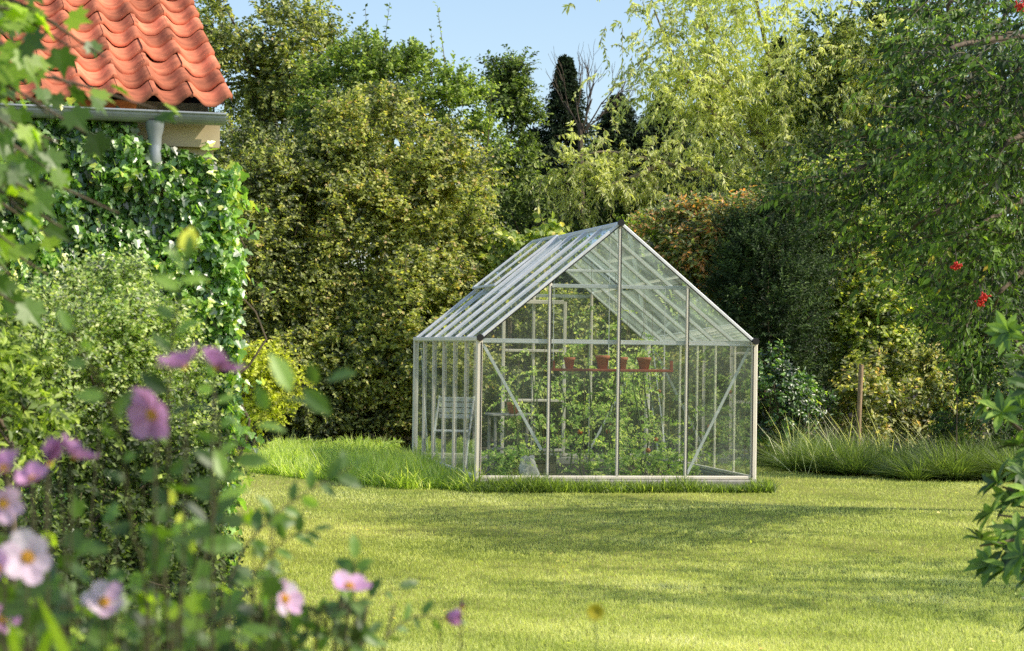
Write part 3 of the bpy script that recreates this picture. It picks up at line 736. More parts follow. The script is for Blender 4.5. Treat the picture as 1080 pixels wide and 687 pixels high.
# ivy on the wall
ivy = thing('ivy', 'dense glossy ivy covering the house wall below the gutter', 'ivy', tuple(wc*[1, 1, 0]))
def ivy_leaves(n, t0, t1, z0, z1, depth, size, tb, seed):
    t = rng.uniform(t0, t1, n); z = rng.uniform(z0, z1+.15, n)
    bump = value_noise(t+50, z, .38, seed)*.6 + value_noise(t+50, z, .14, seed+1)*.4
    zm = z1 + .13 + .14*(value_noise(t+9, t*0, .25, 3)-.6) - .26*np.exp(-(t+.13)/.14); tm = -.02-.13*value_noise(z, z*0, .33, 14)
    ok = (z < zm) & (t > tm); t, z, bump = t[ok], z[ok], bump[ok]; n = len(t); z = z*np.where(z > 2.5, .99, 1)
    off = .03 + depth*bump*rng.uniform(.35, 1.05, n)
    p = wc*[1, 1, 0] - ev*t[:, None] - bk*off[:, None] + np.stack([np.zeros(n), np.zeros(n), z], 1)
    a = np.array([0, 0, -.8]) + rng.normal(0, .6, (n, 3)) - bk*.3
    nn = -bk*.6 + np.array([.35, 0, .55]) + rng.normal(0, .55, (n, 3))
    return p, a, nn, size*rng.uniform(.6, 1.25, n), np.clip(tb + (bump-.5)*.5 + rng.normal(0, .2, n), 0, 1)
mb = MB()
for (n, t0, t1, z0, z1, dp) in ((26000, -.07, 1.9, 0, 2.62, .34), (5600, -.13, .25, 0, 2.58, .30), (3600, .52, 1.9, 2.45, 2.80, .28)):
    p, a, nn, s_, tn = ivy_leaves(n, t0, t1, z0, z1, dp, .052, .52, 21)
    inst(mb, IVY, p, a, nn, s_, s_*.95, tn)
n = 1500  # ivy round the corner
z = rng.uniform(0, 2.6, n); p = wc*[1, 1, 0] + ev*(.03+rng.uniform(0, .10, n)*(.4+value_noise(z, z, .3, 4)))[:, None] + bk*rng.uniform(-.25, .45, n)[:, None] + np.stack([z*0, z*0, z], 1)
s_ = .06*rng.uniform(.6, 1.2, n); inst(mb, IVY, p, np.array([0, 0, -1.])+rng.normal(0, .5, (n, 3)), ev*.8+[0, 0, .5]+rng.normal(0, .4, (n, 3)), s_, s_, np.clip(rng.normal(.7, .22, n), 0, 1))
# loose climbing shoots at the top and right edge
k = 46; t = rng.uniform(-.05, 1.9, k); z = rng.uniform(2.35, 2.58, k)
t[:18] = -.03; z[:18] = rng.uniform(.6, 2.6, 18)
P0 = wc*[1, 1, 0] - ev*t[:, None] - bk*.18 + np.stack([z*0, z*0, z], 1)
DD = rng.normal(0, .5, (k, 3)) + np.array([0, -.3, .8]); DD[:18] = ev*.9 + rng.normal(0, .4, (18, 3))
tw = MB(); sprays(mb, tw, P0, DD, rng.uniform(.12, .3, k), 7, .055, .05, IVY, .2, .5, .2, .75, .0025, 1.0)
o = mb.build('leaves', M['ivy']); localise(o, ivy)
for i in range(26):
    t0 = rng.uniform(0, 1.9)
    pp = [wc*[1, 1, 0] - ev*(t0+rng.normal(0, .08)*j) - bk*.02 + np.array([0, 0, .02+j*.5]) for j in range(6)]
    tw.tube(curve(pp, 3), np.linspace(.012, .004, 16), 5)
o = tw.build('stems', M['bark'], None); localise(o, ivy)

# ------------------------------------------------------------------ trees and shrubs, back to front
# far dark belt behind everything
n = 5200
xx = rng.uniform(-17, 18, n); yy = rng.uniform(49, 53, n); hmax = 4.6+1.6*value_noise(xx+40, yy*0, 3.0, 31)
zz = rng.random(n)**.8*hmax
mb = MB(); tw = MB()
P0 = np.stack([xx, yy, zz], 1)
sprays(mb, None, P0, rvec(n)*.8+[0, -.5, .4], rng.uniform(.5, .9, n), 22, .13, .075, DIA, .3, .3, .2, .35)
tag(mb.build('far_woodland', M['dark']), 'dark mass of woodland behind the garden trees', 'woodland', kind='stuff')

bush('pale_tree', 'airy pale green tree behind the tiled roof', 'tree',
     [E(275, 55, 38, 1.7, 1.3, 1.2), E(335, 85, 38, 1.1, 1, 1.1), E(240, 110, 38, .9, .9, 1.5), E(290, 200, 38.5, 1.3, 1, 2.0)], [50, 30, 34, 60], .42, 26, 13, .085, .05, 'olive', trunk=(-4.2, 38.3, 0), limb_r=.05, tbase=.48, nlimbs=26)
bush('shoot_shrub', 'tall shrub with long upright shoots against the sky', 'shrub',
     [E(410, 95, 34.5, .8, .7, .75), E(460, 125, 34.5, .8, .7, .8), E(365, 110, 34.5, .8, .7, .8), E(500, 170, 34.5, .5, .6, .7), E(430, 250, 34.5, 1.4, .7, 1.8)], [34, 34, 26, 16, 50], .36, 26, 13, .07, .045, 'midgreen', up=.9, tbase=.5, nlimbs=24)
# the bare-ish upright shoots
sh = thing('upright_shoots', 'long thin leafy shoots rising into the sky from the shrub tops', 'shoots', tuple(P(410, 110, 34)))
mb, tw = MB(), MB()
tops = [(385, 5), (397, 28), (411, 2), (372, 30), (441, 60), (461, 5), (455, 35), (478, 70), (432, 40), (470, 60), (365, 62), (420, 55), (490, 95), (520, 78)]
P1 = np.array([P(a_, b_, 34) for a_, b_ in tops]); P0 = np.array([P(a_+rng.normal(0, 6), b_+rng.uniform(75, 105), 34) for a_, b_ in tops])
dd = P1-P0; sprays(mb, tw, P0, dd, np.linalg.norm(dd, axis=1), 34, .085, .055, DIA, .0, .15, .2, .4, .009, 1.0, start=.02)
localise(mb.build('leaves', M['midgreen']), sh); localise(tw.build('stem', M['twig']), sh)

bush('slender_tree', 'slender dark green birch-like tree left of the conifers', 'tree',
     [E(532, 150, 40, .50, .5, 1.5), E(525, 220, 40, .75, .6, 1.3), E(540, 95, 40, .28, .3, .6), E(515, 290, 40, .9, .6, 1.2)], [34, 34, 14, 30], .34, 26, 13, .08, .045, 'midgreen', up=.5, tbase=.3, nlimbs=20)

def conifer(name, label, px, top, Y, rad, ns, mat='conifer', group=None, narrow=1.0, tb=.4, gap=0.0):
    t = P(px, top, Y); H = t[2]; root = thing(name, label, 'conifer', (t[0], Y, 0), group)
    mb, tw = MB(), MB()
    h = rng.random(ns)**.85; z = .3 + h*(H-.5)
    r_ = rad*2.6*(1-h)**1.05*(.75+.45*value_noise(h*9, h*0+px, 1, int(px))) + .05
    an = rng.uniform(0, 2*math.pi, ns)
    u = np.stack([np.cos(an), np.sin(an), np.zeros(ns)], 1)
    st = rng.uniform(.05, .6, ns)
    P0 = np.array([t[0], Y, 0]) + u*(r_*st)[:, None]; P0[:, 2] = z
    sprays(mb, tw, P0, u + np.stack([rng.normal(0, .25, ns), rng.normal(0, .25, ns), rng.normal(.45, .25, ns)], 1), np.maximum(.12, (r_*(1.05-st)+.05)*rng.uniform(.5, 1.55, ns)), 22, .085, .028, DIA, .35, .3, .2, tb, .006, .2, spread=.7)
    mb2 = MB(); mb2.tube([(t[0], Y, -.05), (t[0]+.03, Y, H*.5), (t[0], Y, H-.1)], [.14, .08, .012], 8)
    localise(mb.build('crown', M[mat]), root); localise(tw.build('twigs', M['twig']), root); localise(mb2.build('trunk', M['bark'], smooth=True), root)
conifer('conifer_tree', 'tallest dark conifer standing against the sky left of centre', 597, 52, 46, 1.0, 3600)
conifer('conifer_tree', 'broad dark conifer just right of the tallest one', 652, 92, 47, 1.6, 4400)
conifer('conifer_tree', 'short dark conifer left of the tallest one', 563, 128, 46, .9, 1600)
conifer('conifer_tree', 'dark conifer partly veiled by the willow crown', 702, 86, 47, 1.6, 4400)
conifer('conifer_tree', 'low dark conifer directly above the greenhouse ridge', 632, 140, 45, 1.3, 3000)
conifer('conifer_tree', 'low dark conifer above the far end of the greenhouse roof', 575, 165, 44.5, 1.2, 2600)
conifer('conifer_tree', 'dark conifer directly behind the willow branches', 752, 70, 48, 1.4, 2200)
conifer('conifer_tree', 'tall dark conifer behind the right part of the willow', 822, 30, 48, 1.6, 2400)
conifer('conifer_tree', 'dark conifer above the autumn shrub, behind the willow', 893, 15, 48, 1.7, 2400)

# bare twigs
bt = thing('bare_tree', 'leafless tree with thin bare twigs above the conifers', 'tree', (P(610, 90, 44)[0], 44, 0))
mb = MB(); rt = P(612, 130, 44)
mb.tube([(rt[0], 44, -.05), (rt[0]+.1, 44, 3), rt], [.11, .08, .05], 7)
def ramify(p, d, L, r, depth):
    q = p + d*L; mb.tube(curve([p, (p+q)/2+rng.normal(0, L*.05, 3), q], 3), np.linspace(r, r*.55, 7), 4, caps=False)
    if depth == 0: return
    for _ in range(rng.integers(2, 4)):
        dn = nrm(d + rng.normal(0, .38, 3)*[1, .6, .6] + [0, 0, .2]); ramify(p+d*L*rng.uniform(.55, 1), dn, L*rng.uniform(.6, .85), r*.6, depth-1)
for dx in (-.55, -.25, .0, .3, .6, 1.0): ramify(rt+[rng.normal(0, .1), 0, -.2], nrm(np.array([dx, 0, 1.])), .75, .022, 3)
localise(mb.build('branches', M['twig']), bt)

# willow
wl = thing('willow_tree', 'pale yellow green weeping willow with leaning trunk', 'tree', (P(850, 300, 37)[0], 37, 0))
mb, tw, tb = MB(), MB(), MB()
base = np.array([P(850, 300, 37)[0], 37, 0.])
limbs = [[base, P(835, 250, 37), P(812, 165, 36.8), P(775, 100, 36.5), P(742, 20, 36.5), P(720, -60, 36.5)],
         [P(825, 210, 37), P(780, 150, 36), P(745, 110, 36), P(715, 70, 36), P(690, 10, 36)],
         [P(835, 250, 37), P(860, 160, 36.5), P(880, 70, 36.5), P(905, -20, 36.5)],
         [P(815, 185, 37), P(760, 185, 35.6), P(700, 172, 35.2), P(640, 160, 35), P(590, 172, 35)],
         [P(700, 172, 35.2), P(660, 190, 35), P(625, 200, 34.9)],
         [P(812, 165, 36.8), P(815, 90, 36.5), P(800, 10, 36.3), P(790, -60, 36.3)],
         [P(860, 160, 36.5), P(915, 130, 36), P(960, 100, 35.5)],
         [P(840, 230, 37), P(890, 210, 36), P(935, 215, 35.5)],
         [P(775, 100, 36.5), P(745, 85, 36), P(700, 100, 35.6)],
         [P(830, 230, 37), P(790, 225, 36), P(745, 240, 35.5)],
         [P(880, 70, 36.5), P(930, 60, 36), P(985, 40, 35.5)],
         [P(835, 250, 37), P(880, 250, 36), P(930, 265, 35.5)]]
LP = []
for i, l in enumerate(limbs):
    c = curve(l, 8); r0 = .15 if i == 0 else .055
    tb.tube(c, np.linspace(r0, .012, len(c)), 7); LP.append((c, i))
for c, i in LP:
    lo = 0.4 if i == 0 else .12
    k = 400 if i in (0, 2, 5, 6, 7, 10, 11) else (260 if i in (1, 8, 9) else (130 if i == 3 else 60))
    f = rng.uniform(lo, 1, k)*(len(c)-1.001); j = f.astype(int); p = c[j]+(c[j+1]-c[j])*(f-j)[:, None]
    rad = .55 if i not in (3, 4) else .28
    p = p + rng.normal(0, rad, (k, 3))*[1, .8, .75]
    d = nrm(rng.normal(0, 1, (k, 3)) + [0, -.2, .25])
    sprays(mb, tw, p, d, rng.uniform(.25, .6, k), 18, .105, .036, DIA, rng.uniform(.4, .8), .55, .22, .62+rng.uniform(-.15, .2), .005, .5, spread=.6)
# branch tassels that hang left over the conifers
for (a_, b_, r_) in ((600, 180, .45), (640, 175, .4), (690, 190, .5), (720, 150, .5), (655, 205, .3), (575, 190, .28), (745, 250, .5), (610, 220, .25), (700, 250, .3), (830, 120, .6), (880, 160, .6), (850, 60, .6), (910, 90, .6), (870, 220, .5), (920, 180, .5), (800, 190, .5)):
    k = 24; c0 = P(a_, b_, 35); p = c0 + rng.normal(0, r_*.4, (k, 3))
    sprays(mb, tw, p, rvec(k)*.8+[0, 0, .1], rng.uniform(.3, .6, k), 18, .10, .034, DIA, .8, .7, .22, .5, .005, .5, spread=.6)
localise(mb.build('crown', M['willow']), wl); localise(tw.build('twigs', M['palebark']), wl); localise(tb.build('trunk', M['palebark'], smooth=True), wl)

bush('background_shrub', 'dark green shrub filling the gap behind the greenhouse roof', 'shrub',
     [E(590, 300, 36, 1.7, .8, 1.7), E(690, 300, 36, 1.6, .8, 1.5), E(560, 380, 36, 1.6, .8, 1.4), E(680, 400, 36, 1.8, .8, 1.2)], [50, 50, 50, 50], .45, 26, 13, .085, .05, 'dark', tbase=.6)
bush('background_shrub', 'dark shrub mass behind the huge olive shrub', 'shrub',
     [E(400, 330, 37, 2.4, .8, 2.2), E(320, 350, 37, 2.0, .8, 2.2), E(260, 300, 38, 1.5, .8, 2.2), E(470, 350, 37, 1.6, .8, 2.0)], [60, 50, 40, 44], .5, 22, 13, .11, .065, 'dark', tbase=.5)
bush('background_shrub', 'mottled olive shrub seen through the greenhouse glass', 'shrub',
     [E(560, 400, 31.5, 1.3, .7, 1.2), E(660, 400, 31.5, 1.2, .7, 1.2), E(610, 350, 31.5, .9, .6, .8), E(740, 420, 31.5, .9, .7, 1.0)], [50, 44, 26, 34], .36, 26, 13, .07, .042, 'olive', tbase=.5)
bush('background_shrub', 'very dark tall shrub at the right rear of the garden', 'shrub',
     [E(1010, 230, 33, 2.3, 1, 2.6), E(880, 300, 34, 1.8, 1, 2.2), E(1090, 350, 32, 1.6, 1, 1.8), E(960, 90, 36, 2.2, 1, 2.0)], [90, 60, 50, 70], .5, 26, 13, .09, .05, 'dark', tbase=.65)

# the big hawthorn-like shrub left of the greenhouse
bush('hawthorn_shrub', 'huge olive green shrub with brownish tips left of the greenhouse', 'shrub',
     [E(400, 290, 31.8, 1.55, 1.2, 2.35), E(445, 370, 30.8, .95, .9, 1.35), E(395, 160, 32, 1.25, 1.0, .95), E(470, 235, 31.5, .75, .7, 1.2), E(370, 400, 31, 1.2, .9, .9)],
     [150, 80, 56, 44, 60], .38, 44, 12, .068, .044, 'olive', tbase=.58, tvar=.29, limb_r=.02, nlimbs=24, up=.35, out=1.0, shell=.45)
bush('hawthorn_shrub', 'olive shrub between ivy clad corner and huge shrub, toned darker for shade', 'shrub',
     [E(290, 300, 31.2, .85, .8, 2.2), E(265, 210, 32, .8, .7, 1.3), E(310, 410, 30.6, .9, .7, .8), E(245, 380, 31, .9, .8, 1.2)], [84, 44, 40, 46], .38, 40, 12, .068, .042, 'olive', tbase=.40, tvar=.24, nlimbs=16, up=.3, limb_r=.018, shell=.4)  # shaded left side of the big shrub, shade painted as lower tone

bush('golden_shrub', 'bright golden leaved shrub behind the ivy corner', 'shrub',
     [E(268, 405, 27, .42, .4, .52), E(300, 400, 27.2, .18, .2, .22)], [34, 8], .2, 20, 9, .062, .045, 'yellow', limb_r=.012, nlimbs=16, up=.3, bark='drystem')
bush('hazel_shrub', 'large leaved lime green shrub left of the greenhouse ridge', 'shrub',
     [E(540, 262, 31, .40, .4, .30), E(580, 250, 31, .2, .3, .14), E(530, 310, 31, .5, .4, .4)], [14, 4, 14], .2, 10, 7, .11, .08, 'autumn', T=OVAL, tbase=.55, limb_r=.014)
bush('feathery_conifer', 'yellow green feathery conifer tops just behind the ridge', 'conifer',
     [E(675, 258, 29.5, .40, .45, .34), E(700, 285, 29.5, .35, .4, .4)], [20, 14], .2, 18, 20, .045, .014, 'lime', tbase=.3, up=.9, droop=.15, spread=.6, limb_r=.014)
bush('pieris_shrub', 'shrub flushed with orange red leaves right of the greenhouse roof', 'shrub',
     [E(735, 262, 29, .75, .6, .62), E(775, 250, 28.8, .6, .5, .5), E(750, 310, 29, .6, .5, .75), E(760, 400, 30.5, .7, .5, .9)], [60, 34, 40, 34], .26, 26, 11, .075, .034, 'pieris', tbase=.46, tvar=.26, up=.35, limb_r=.02)
bush('yew_shrub', 'dark upright yew with feathery shoots right of the greenhouse', 'shrub',
     [E(812, 325, 28.0, .75, .6, 1.45), E(815, 420, 28.4, .6, .5, .7), E(845, 265, 29.0, .5, .5, .8), E(780, 360, 29.5, .5, .5, 1.0)], [100, 40, 34, 34], .28, 38, 20, .05, .018, 'yew', tbase=.4, up=1.0, droop=.1, spread=.8, len_rng=(.7, 1.6), limb_r=.014, twig_share=.05, nlimbs=8)
bush('autumn_shrub', 'mixed green and coppery leaved shrub right of the yew', 'shrub',
     [E(895, 275, 29.4, .75, .6, 1.1), E(920, 360, 29, .7, .6, .8), E(880, 210, 29.8, .6, .5, .5)], [70, 44, 26], .28, 26, 11, .075, .045, 'autumn', tbase=.48, tvar=.26, limb_r=.02, bark='drystem')
bush('pale_leaf_shrub', 'pale variegated shrub lit behind the tussocks', 'shrub',
     [E(960, 415, 28.2, .75, .5, .62), E(905, 430, 27.8, .45, .4, .42), E(1015, 420, 28.2, .6, .5, .6)], [44, 18, 30], .24, 22, 9, .08, .04, 'cream', tbase=.5, tvar=.26, limb_r=.014, bark='drystem')
bush('camellia_shrub', 'glossy dark leaved shrub beside the right greenhouse post', 'shrub',
     [E(822, 425, 27.2, .36, .35, .65), E(850, 440, 27.4, .35, .3, .45)], [30, 16], .2, 18, 9, .065, .035, 'ivy', T=OVAL, tbase=.25, limb_r=.012)
bush('background_shrub', 'dark small leaved shrub behind the right end of the tussocks', 'shrub',
     [E(1010, 305, 24.5, .55, .4, .6), E(1045, 340, 24.5, .45, .4, .7), E(1040, 430, 25.6, .6, .4, .5)], [34, 26, 30], .2, 18, 9, .055, .035, 'cherry', tbase=.3, limb_r=.004)
# stake
a_ = P(905, 448, 26.5); mb = MB(); st = thing('garden_stake', 'thin weathered wooden stake standing behind the tussocks', 'stake', (a_[0], 26.5, 0))
mb.tube(curve([(0, 0, -.1), (.01, 0, .7), (.03, 0, 1.32)], 4), .032, 8); mb.build('stake', M['stake'], st, True)

# ferns by the greenhouse's far left corner
for (a_, b_, Y, lab, k) in ((345, 462, 28.4, 'fern growing at the foot of the huge shrub', 20), (400, 455, 28.2, 'larger fern beside the far left corner of the greenhouse', 26), (300, 470, 28.6, 'small fern at the left end of the long grass', 14)):
    c0 = P(a_, b_, Y); c0[2] = 0
    o = thing('fern', lab, 'fern', tuple(c0)); mb = MB()
    an = rng.uniform(0, 6.283, k); d = np.stack([np.cos(an), np.sin(an), rng.uniform(.7, 1.5, k)], 1)
    sprays(mb, None, np.zeros((k, 3)), d, rng.uniform(.35, .6, k), 34, .085, .018, DIA, .45, 0, .15, .5, spread=1.4)
    mb.build('fronds', M['fern'], o)

# ------------------------------------------------------------------ right hand cherry tree
def branch_tree(name, label, trunk_pts, tr, limbs, mat, k_per_m, rad, ll, lw, nl, T, droop, hang, tbase, lim_r, twl=(.3, .7), bark='bark', extra=None):
    root = thing(name, label, 'tree', tuple(np.array(trunk_pts[0])*[1, 1, 0]))
    mb, tw, tb = MB(), MB(), MB()
    c = curve(trunk_pts, 6); tb.tube(c, np.linspace(tr, tr*.4, len(c)), 10)
    for l in limbs:
        c = curve(l, 8); tb.tube(c, np.linspace(lim_r, lim_r*.2, len(c)), 6)
        ln = np.linalg.norm(np.diff(c, axis=0), axis=1).sum(); k = int(k_per_m*ln)
        f = (rng.random(k)**.75)*(len(c)-1.001); j = f.astype(int); p = c[j]+(c[j+1]-c[j])*(f-j)[:, None]
        p = p + rng.normal(0, rad, (k, 3))*[1, 1, .6]
        ax = nrm(c[-1]-c[0])
        sprays(mb, tw, p, rvec(k)*[.9, .9, .4] + ax*.5, rng.uniform(*twl, k), nl, ll, lw, T, droop, hang, .26, tbase+rng.uniform(-.18, .25), .004, .8, spread=.7)  # random limb tone paints in sunlit sprays among darker leaves
    localise(mb.build('crown', M[mat]), root); localise(tw.build('twigs', M['twig']), root); localise(tb.build('trunk', M[bark], smooth=True), root)
    return root
TR = [np.array([6.6, 19.5, -.05]), np.array([6.5, 19.4, 1.5]), np.array([6.3, 19.2, 3.2]), np.array([6.2, 19, 5.2])]
ends = [(990, 60, 17.5), (970, 165, 17), (900, 190, 17.2), (1000, 120, 16), (1010, 60, 16), (1000, 170, 15.5), (975, 240, 17), (1000, 290, 17.5), (1030, 250, 15.5),
        (1065, 160, 15), (1060, 310, 16.5), (1010, 10, 17), (1080, 80, 15), (1010, 0, 18), (1065, 20, 20), (1000, 220, 20), (1040, 110, 18), (1080, 240, 16), (1030, 330, 18)]
lim = []
for (a_, b_, Y) in ends:
    e_ = P(a_, b_, Y); s0 = TR[1]*(.3) + TR[2]*.4 + TR[3]*.3 + np.array([0, 0, np.clip((e_[2]-2.8)*.55, -1.2, 1.6)])
    md = s0*.5+e_*.5+np.array([0, 0, .35]); lim.append([s0, md, e_+np.array([.05, 0, .1]), e_+np.array([-.08, 0, -.1])])
big = branch_tree('cherry_tree', 'large overhanging tree with drooping dark leaves and few red berry clusters', TR, .14, lim, 'cherry', 33, .22, .072, .030, 11, OVAL, .15, .75, .36, .045, (.22, .48))
for (a_, b_, s_) in ((1008, 281, .028), (1039, 313, .034), (1076, 6, .036), (1034, 320, .022)):
    c0 = P(a_, b_, 14.3); mb = MB()
    for q in rng.normal(0, 1, (34, 3))*[s_*.55, s_*.4, s_*.42]:
        r_ = rng.uniform(.0065, .010); mb.lathe(tuple(c0+q), [(.0005, -r_)]+[(r_*math.cos(t), r_*math.sin(t)) for t in (-.8, 0, .8)]+[(.0005, r_)], 7)
    bc = mb.build('berry_cluster', M['berry'], None, True); localise(bc, big)
    mb = MB(); mb.tube(curve([c0, c0+[.02, .08, .07], c0+[.08, .4, .14]], 4), .0022, 4); mb.build('stalk', M['twig'], bc)
TR3 = [np.array([8.8, 12.0, -.05]), np.array([8.8, 12.0, 2.0]), np.array([8.6, 12.1, 4.2]), np.array([8.6, 12.0, 6.8])]
lim = []
for i in range(18):
    an = rng.uniform(0, 6.283); rr = rng.uniform(1.0, 3.0); e_ = np.array([8.2+rr*math.cos(an), 12.4+rr*1.1*math.sin(an), rng.uniform(2.2, 7.4)])
    s0 = TR3[1]+(TR3[2]-TR3[1])*rng.random(); lim.append([s0, s0*.5+e_*.5+np.array([0, 0, .3]), e_])
branch_tree('cherry_tree', 'nearer tree outside the right edge that shades the front lawn', TR3, .14, lim, 'cherry', 16, .35, .10, .05, 10, DIA, .4, .6, .42, .05)

# ------------------------------------------------------------------ foreground right rhododendron
rh = thing('rhododendron', 'rhododendron with whorls of long leathery leaves at the right edge', 'shrub', (2.35, 7.9, 0))
mb, tb = MB(), MB()
wh = [(1045, 435, 7.6), (1075, 400, 7.5), (1062, 470, 7.7), (1035, 540, 7.6), (1060, 560, 7.5), (1078, 520, 7.4), (1022, 570, 7.6), (1050, 600, 7.7), (1078, 590, 7.5), (1070, 380, 7.9), (1085, 440, 7.6),
      (1090, 340, 7.8), (1095, 480, 7.5), (1100, 550, 7.6), (1088, 640, 7.5), (1095, 400, 7.8), (1040, 510, 7.9), (1110, 600, 7.8), (1110, 420, 7.5), (1125, 500, 7.8), (1052, 350, 8.2), (1072, 360, 8.0), (1030, 425, 8.0), (1055, 530, 7.9), (1075, 610, 7.9), (1045, 575, 7.8), (1080, 475, 7.6), (1030, 595, 7.9), (1085, 560, 8), (1082, 655, 7.7), (1065, 430, 8.0), (1082, 410, 7.3), (1065, 585, 7.4),(1068, 500, 7.9)]
for (a_, b_, Y) in wh:
    a_ += 12
    c0 = P(a_, b_, Y); d = nrm(np.array([-.5, -.3, .7])+rng.normal(0, .35, 3)); k = rng.integers(9, 13)
    an = np.arange(k)*2.4; e1 = nrm(np.cross(d, [0, 1, .2])); e2 = np.cross(d, e1)
    op = rng.uniform(.35, 1.0, k)[:, None]
    a2 = d*(1-op*.9) + (np.cos(an)[:, None]*e1+np.sin(an)[:, None]*e2)*(.35+op) + np.array([0, 0, -.12])
    inst(mb, OVAL, np.repeat(c0[None], k, 0), a2, np.repeat(d[None], k, 0)+rng.normal(0, .15, (k, 3)), rng.uniform(.075, .115, k), rng.uniform(.034, .046, k), np.clip(rng.normal(.5, .25, k), 0, 1))
    tb.tube(curve([np.array([2.35, 7.9, .5+rng.random()*.4]), c0*.5+np.array([2.35, 7.9, 1.0])*.5+[0, 0, -.1], c0-d*.02], 5), np.linspace(.014, .004, 11), 6)
localise(mb.build('leaves', M['rhodo']), rh); localise(tb.build('stems', M['bark'], smooth=True), rh)

# ------------------------------------------------------------------ left middle shrubs
bush('box_shrub', 'light green small leaved shrub in front of the ivy wall', 'shrub',
     [E(105, 380, 10.2, .40, .35, .34), E(35, 395, 9.9, .36, .3, .36), E(165, 420, 10.4, .24, .22, .28), E(120, 330, 10.4, .22, .22, .22)], [80, 50, 34, 22], .12, 22, 11, .027, .017, 'box', tbase=.38, tvar=.28, up=.9, droop=.08, limb_r=.012, twr=.0015, len_rng=(.7, 1.5))
bush('laurel_shrub', 'shrub with broad shiny light leaves at the left edge', 'shrub',
     [E(0, 420, 8.6, .20, .22, .24), E(-50, 360, 8.8, .25, .25, .36)], [24, 24], .13, 14, 8, .05, .024, 'midgreen', T=OVAL, tbase=.6, limb_r=.012, twr=.002)
bush('dark_underplanting', 'dark leafy shrub at the foot of the ivy wall', 'shrub',
     [E(70, 560, 9.6, .50, .35, .42), E(170, 560, 10.2, .34, .3, .42), E(0, 620, 9.2, .4, .3, .4), E(120, 640, 9.4, .45, .3, .3), E(120, 500, 9.9, .5, .25, .25)], [60, 44, 40, 44, 40], .16, 18, 11, .034, .02, 'midgreen', tbase=.12, limb_r=.012, twr=.002)

# ------------------------------------------------------------------ foreground left: maple branches
mp = thing('maple_tree', 'sunlit maple branches hanging in from the top left corner', 'tree', (-2.25, 4.9, 0))
mb, tw, tb = MB(), MB(), MB()
hub0 = np.array([-2.2, 4.9, 2.2])
tb.tube(curve([(-2.25, 4.9, -.05), (-2.22, 4.9, 1.2), hub0, (-2.1, 4.9, 3.2)], 4), np.linspace(.09, .05, 13), 10)
mends = [(60, 25, 4.6), (110, 60, 4.6), (85, 95, 4.5), (165, 115, 4.8), (40, 80, 4.4), (20, 140, 4.3), (60, 150, 4.6), (30, 200, 4.3), (65, 240, 4.4), (125, 225, 4.6),
         (15, 260, 4.3), (50, 290, 4.5), (10, 40, 4.2), (15, 320, 4.5), (25, 60, 4.5), (0, 150, 4.5), (45, 175, 4.5), (20, 220, 4.6), (50, 120, 4.7), (10, 290, 4.4), (75, 50, 4.6), (0, 10, 4.5), (35, 10, 4.6), (70, 190, 4.9), (-10, 180, 4.2), (-20, 90, 4.2), (40, 240, 4.7), (5, 110, 4.8), (90, 140, 4.4)]
for (a_, b_, Y) in mends:
    e_ = P(a_, b_, Y); s0 = P(-150+rng.normal(0, 20), b_-60+rng.normal(0, 20), Y+.1)
    c = curve([hub0*.3+s0*.7, s0, s0*.45+e_*.55+[0, 0, .05], e_], 6); tb.tube(c, np.linspace(.009, .0022, len(c)), 5)
    k = 6 if a_ > 55 else 9; j = rng.integers(len(c)//2, len(c), k); p = c[j]
    off = nrm(np.stack([rng.uniform(.1, 1, k), rng.normal(0, .5, k), rng.normal(-.2, .6, k)], 1))*rng.uniform(.015, .05, k)[:, None]
    for i in range(k): tb.tube([p[i], p[i]+off[i]], [.0014, .001], 3, caps=False)
    a2 = off*12 + np.array([.45, -.15, -.75]) + rng.normal(0, .35, (k, 3))
    nn = np.array([.2, -.55, .65]) + rng.normal(0, .4, (k, 3)); s_ = rng.uniform(.042, .072, k)
    inst(mb, MAPLE, p+off, a2, nn, s_, s_*.95, np.clip(rng.normal(.5, .28, k), 0, 1))
localise(mb.build('crown', M['maple']), mp); localise(tb.build('trunk', M['twig'], smooth=True), mp)

# ------------------------------------------------------------------ foreground: leafy shrub sprigs
sg = thing('arching_shrub', 'foreground shrub with arching blue green oval leaved sprigs', 'shrub', (-.42, 3.1, 0))
mb, tb = MB(), MB()
def sprig(path, Y0, Y1, nl, ll, tb_=.35, start=.35, wr=.55):
    pts = [P(x, y, Y0+(Y1-Y0)*i/(len(path)-1)) for i, (x, y) in enumerate(path)]
    if path[0][1] > 690: pts = [np.array([-.42+rng.normal(0, .06), 3.1, 0.])] + pts
    c = curve(pts, 8); tb.tube(c, np.linspace(.0026, .0011, len(c)), 6)
    s_ = np.linspace(start, 1, nl)*(len(c)-1.001); j = s_.astype(int); p = c[j]+(c[j+1]-c[j])*(s_-j)[:, None]; t = nrm(c[np.minimum(j+1, len(c)-1)]-c[j])
    sgn = np.where(np.arange(nl) % 2 == 0, 1, -1)[:, None]; sd = nrm(np.cross(t, [0, 1, .1]))
    a2 = t*.6 + sd*sgn*.9 + rng.normal(0, .25, (nl, 3)); a2[-1] = t[-1]
    s2 = ll*rng.uniform(.8, 1.3, nl)
    inst(mb, OVAL, p, a2, np.array([.1, -.7, .6])+rng.normal(0, .35, (nl, 3)), s2, s2*wr, np.clip(rng.normal(tb_, .2, nl), 0, .88))
sprig([(235, 700), (248, 600), (285, 548), (330, 515), (372, 492)], 3.2, 3.3, 14, .040, start=.45)
sprig([(190, 700), (205, 600), (240, 500), (290, 425), (345, 402)], 2.9, 2.7, 14, .048, start=.4)
sprig([(350, 700), (368, 650), (374, 615), (374, 590)], 3.1, 3.1, 10, .034, start=.5)
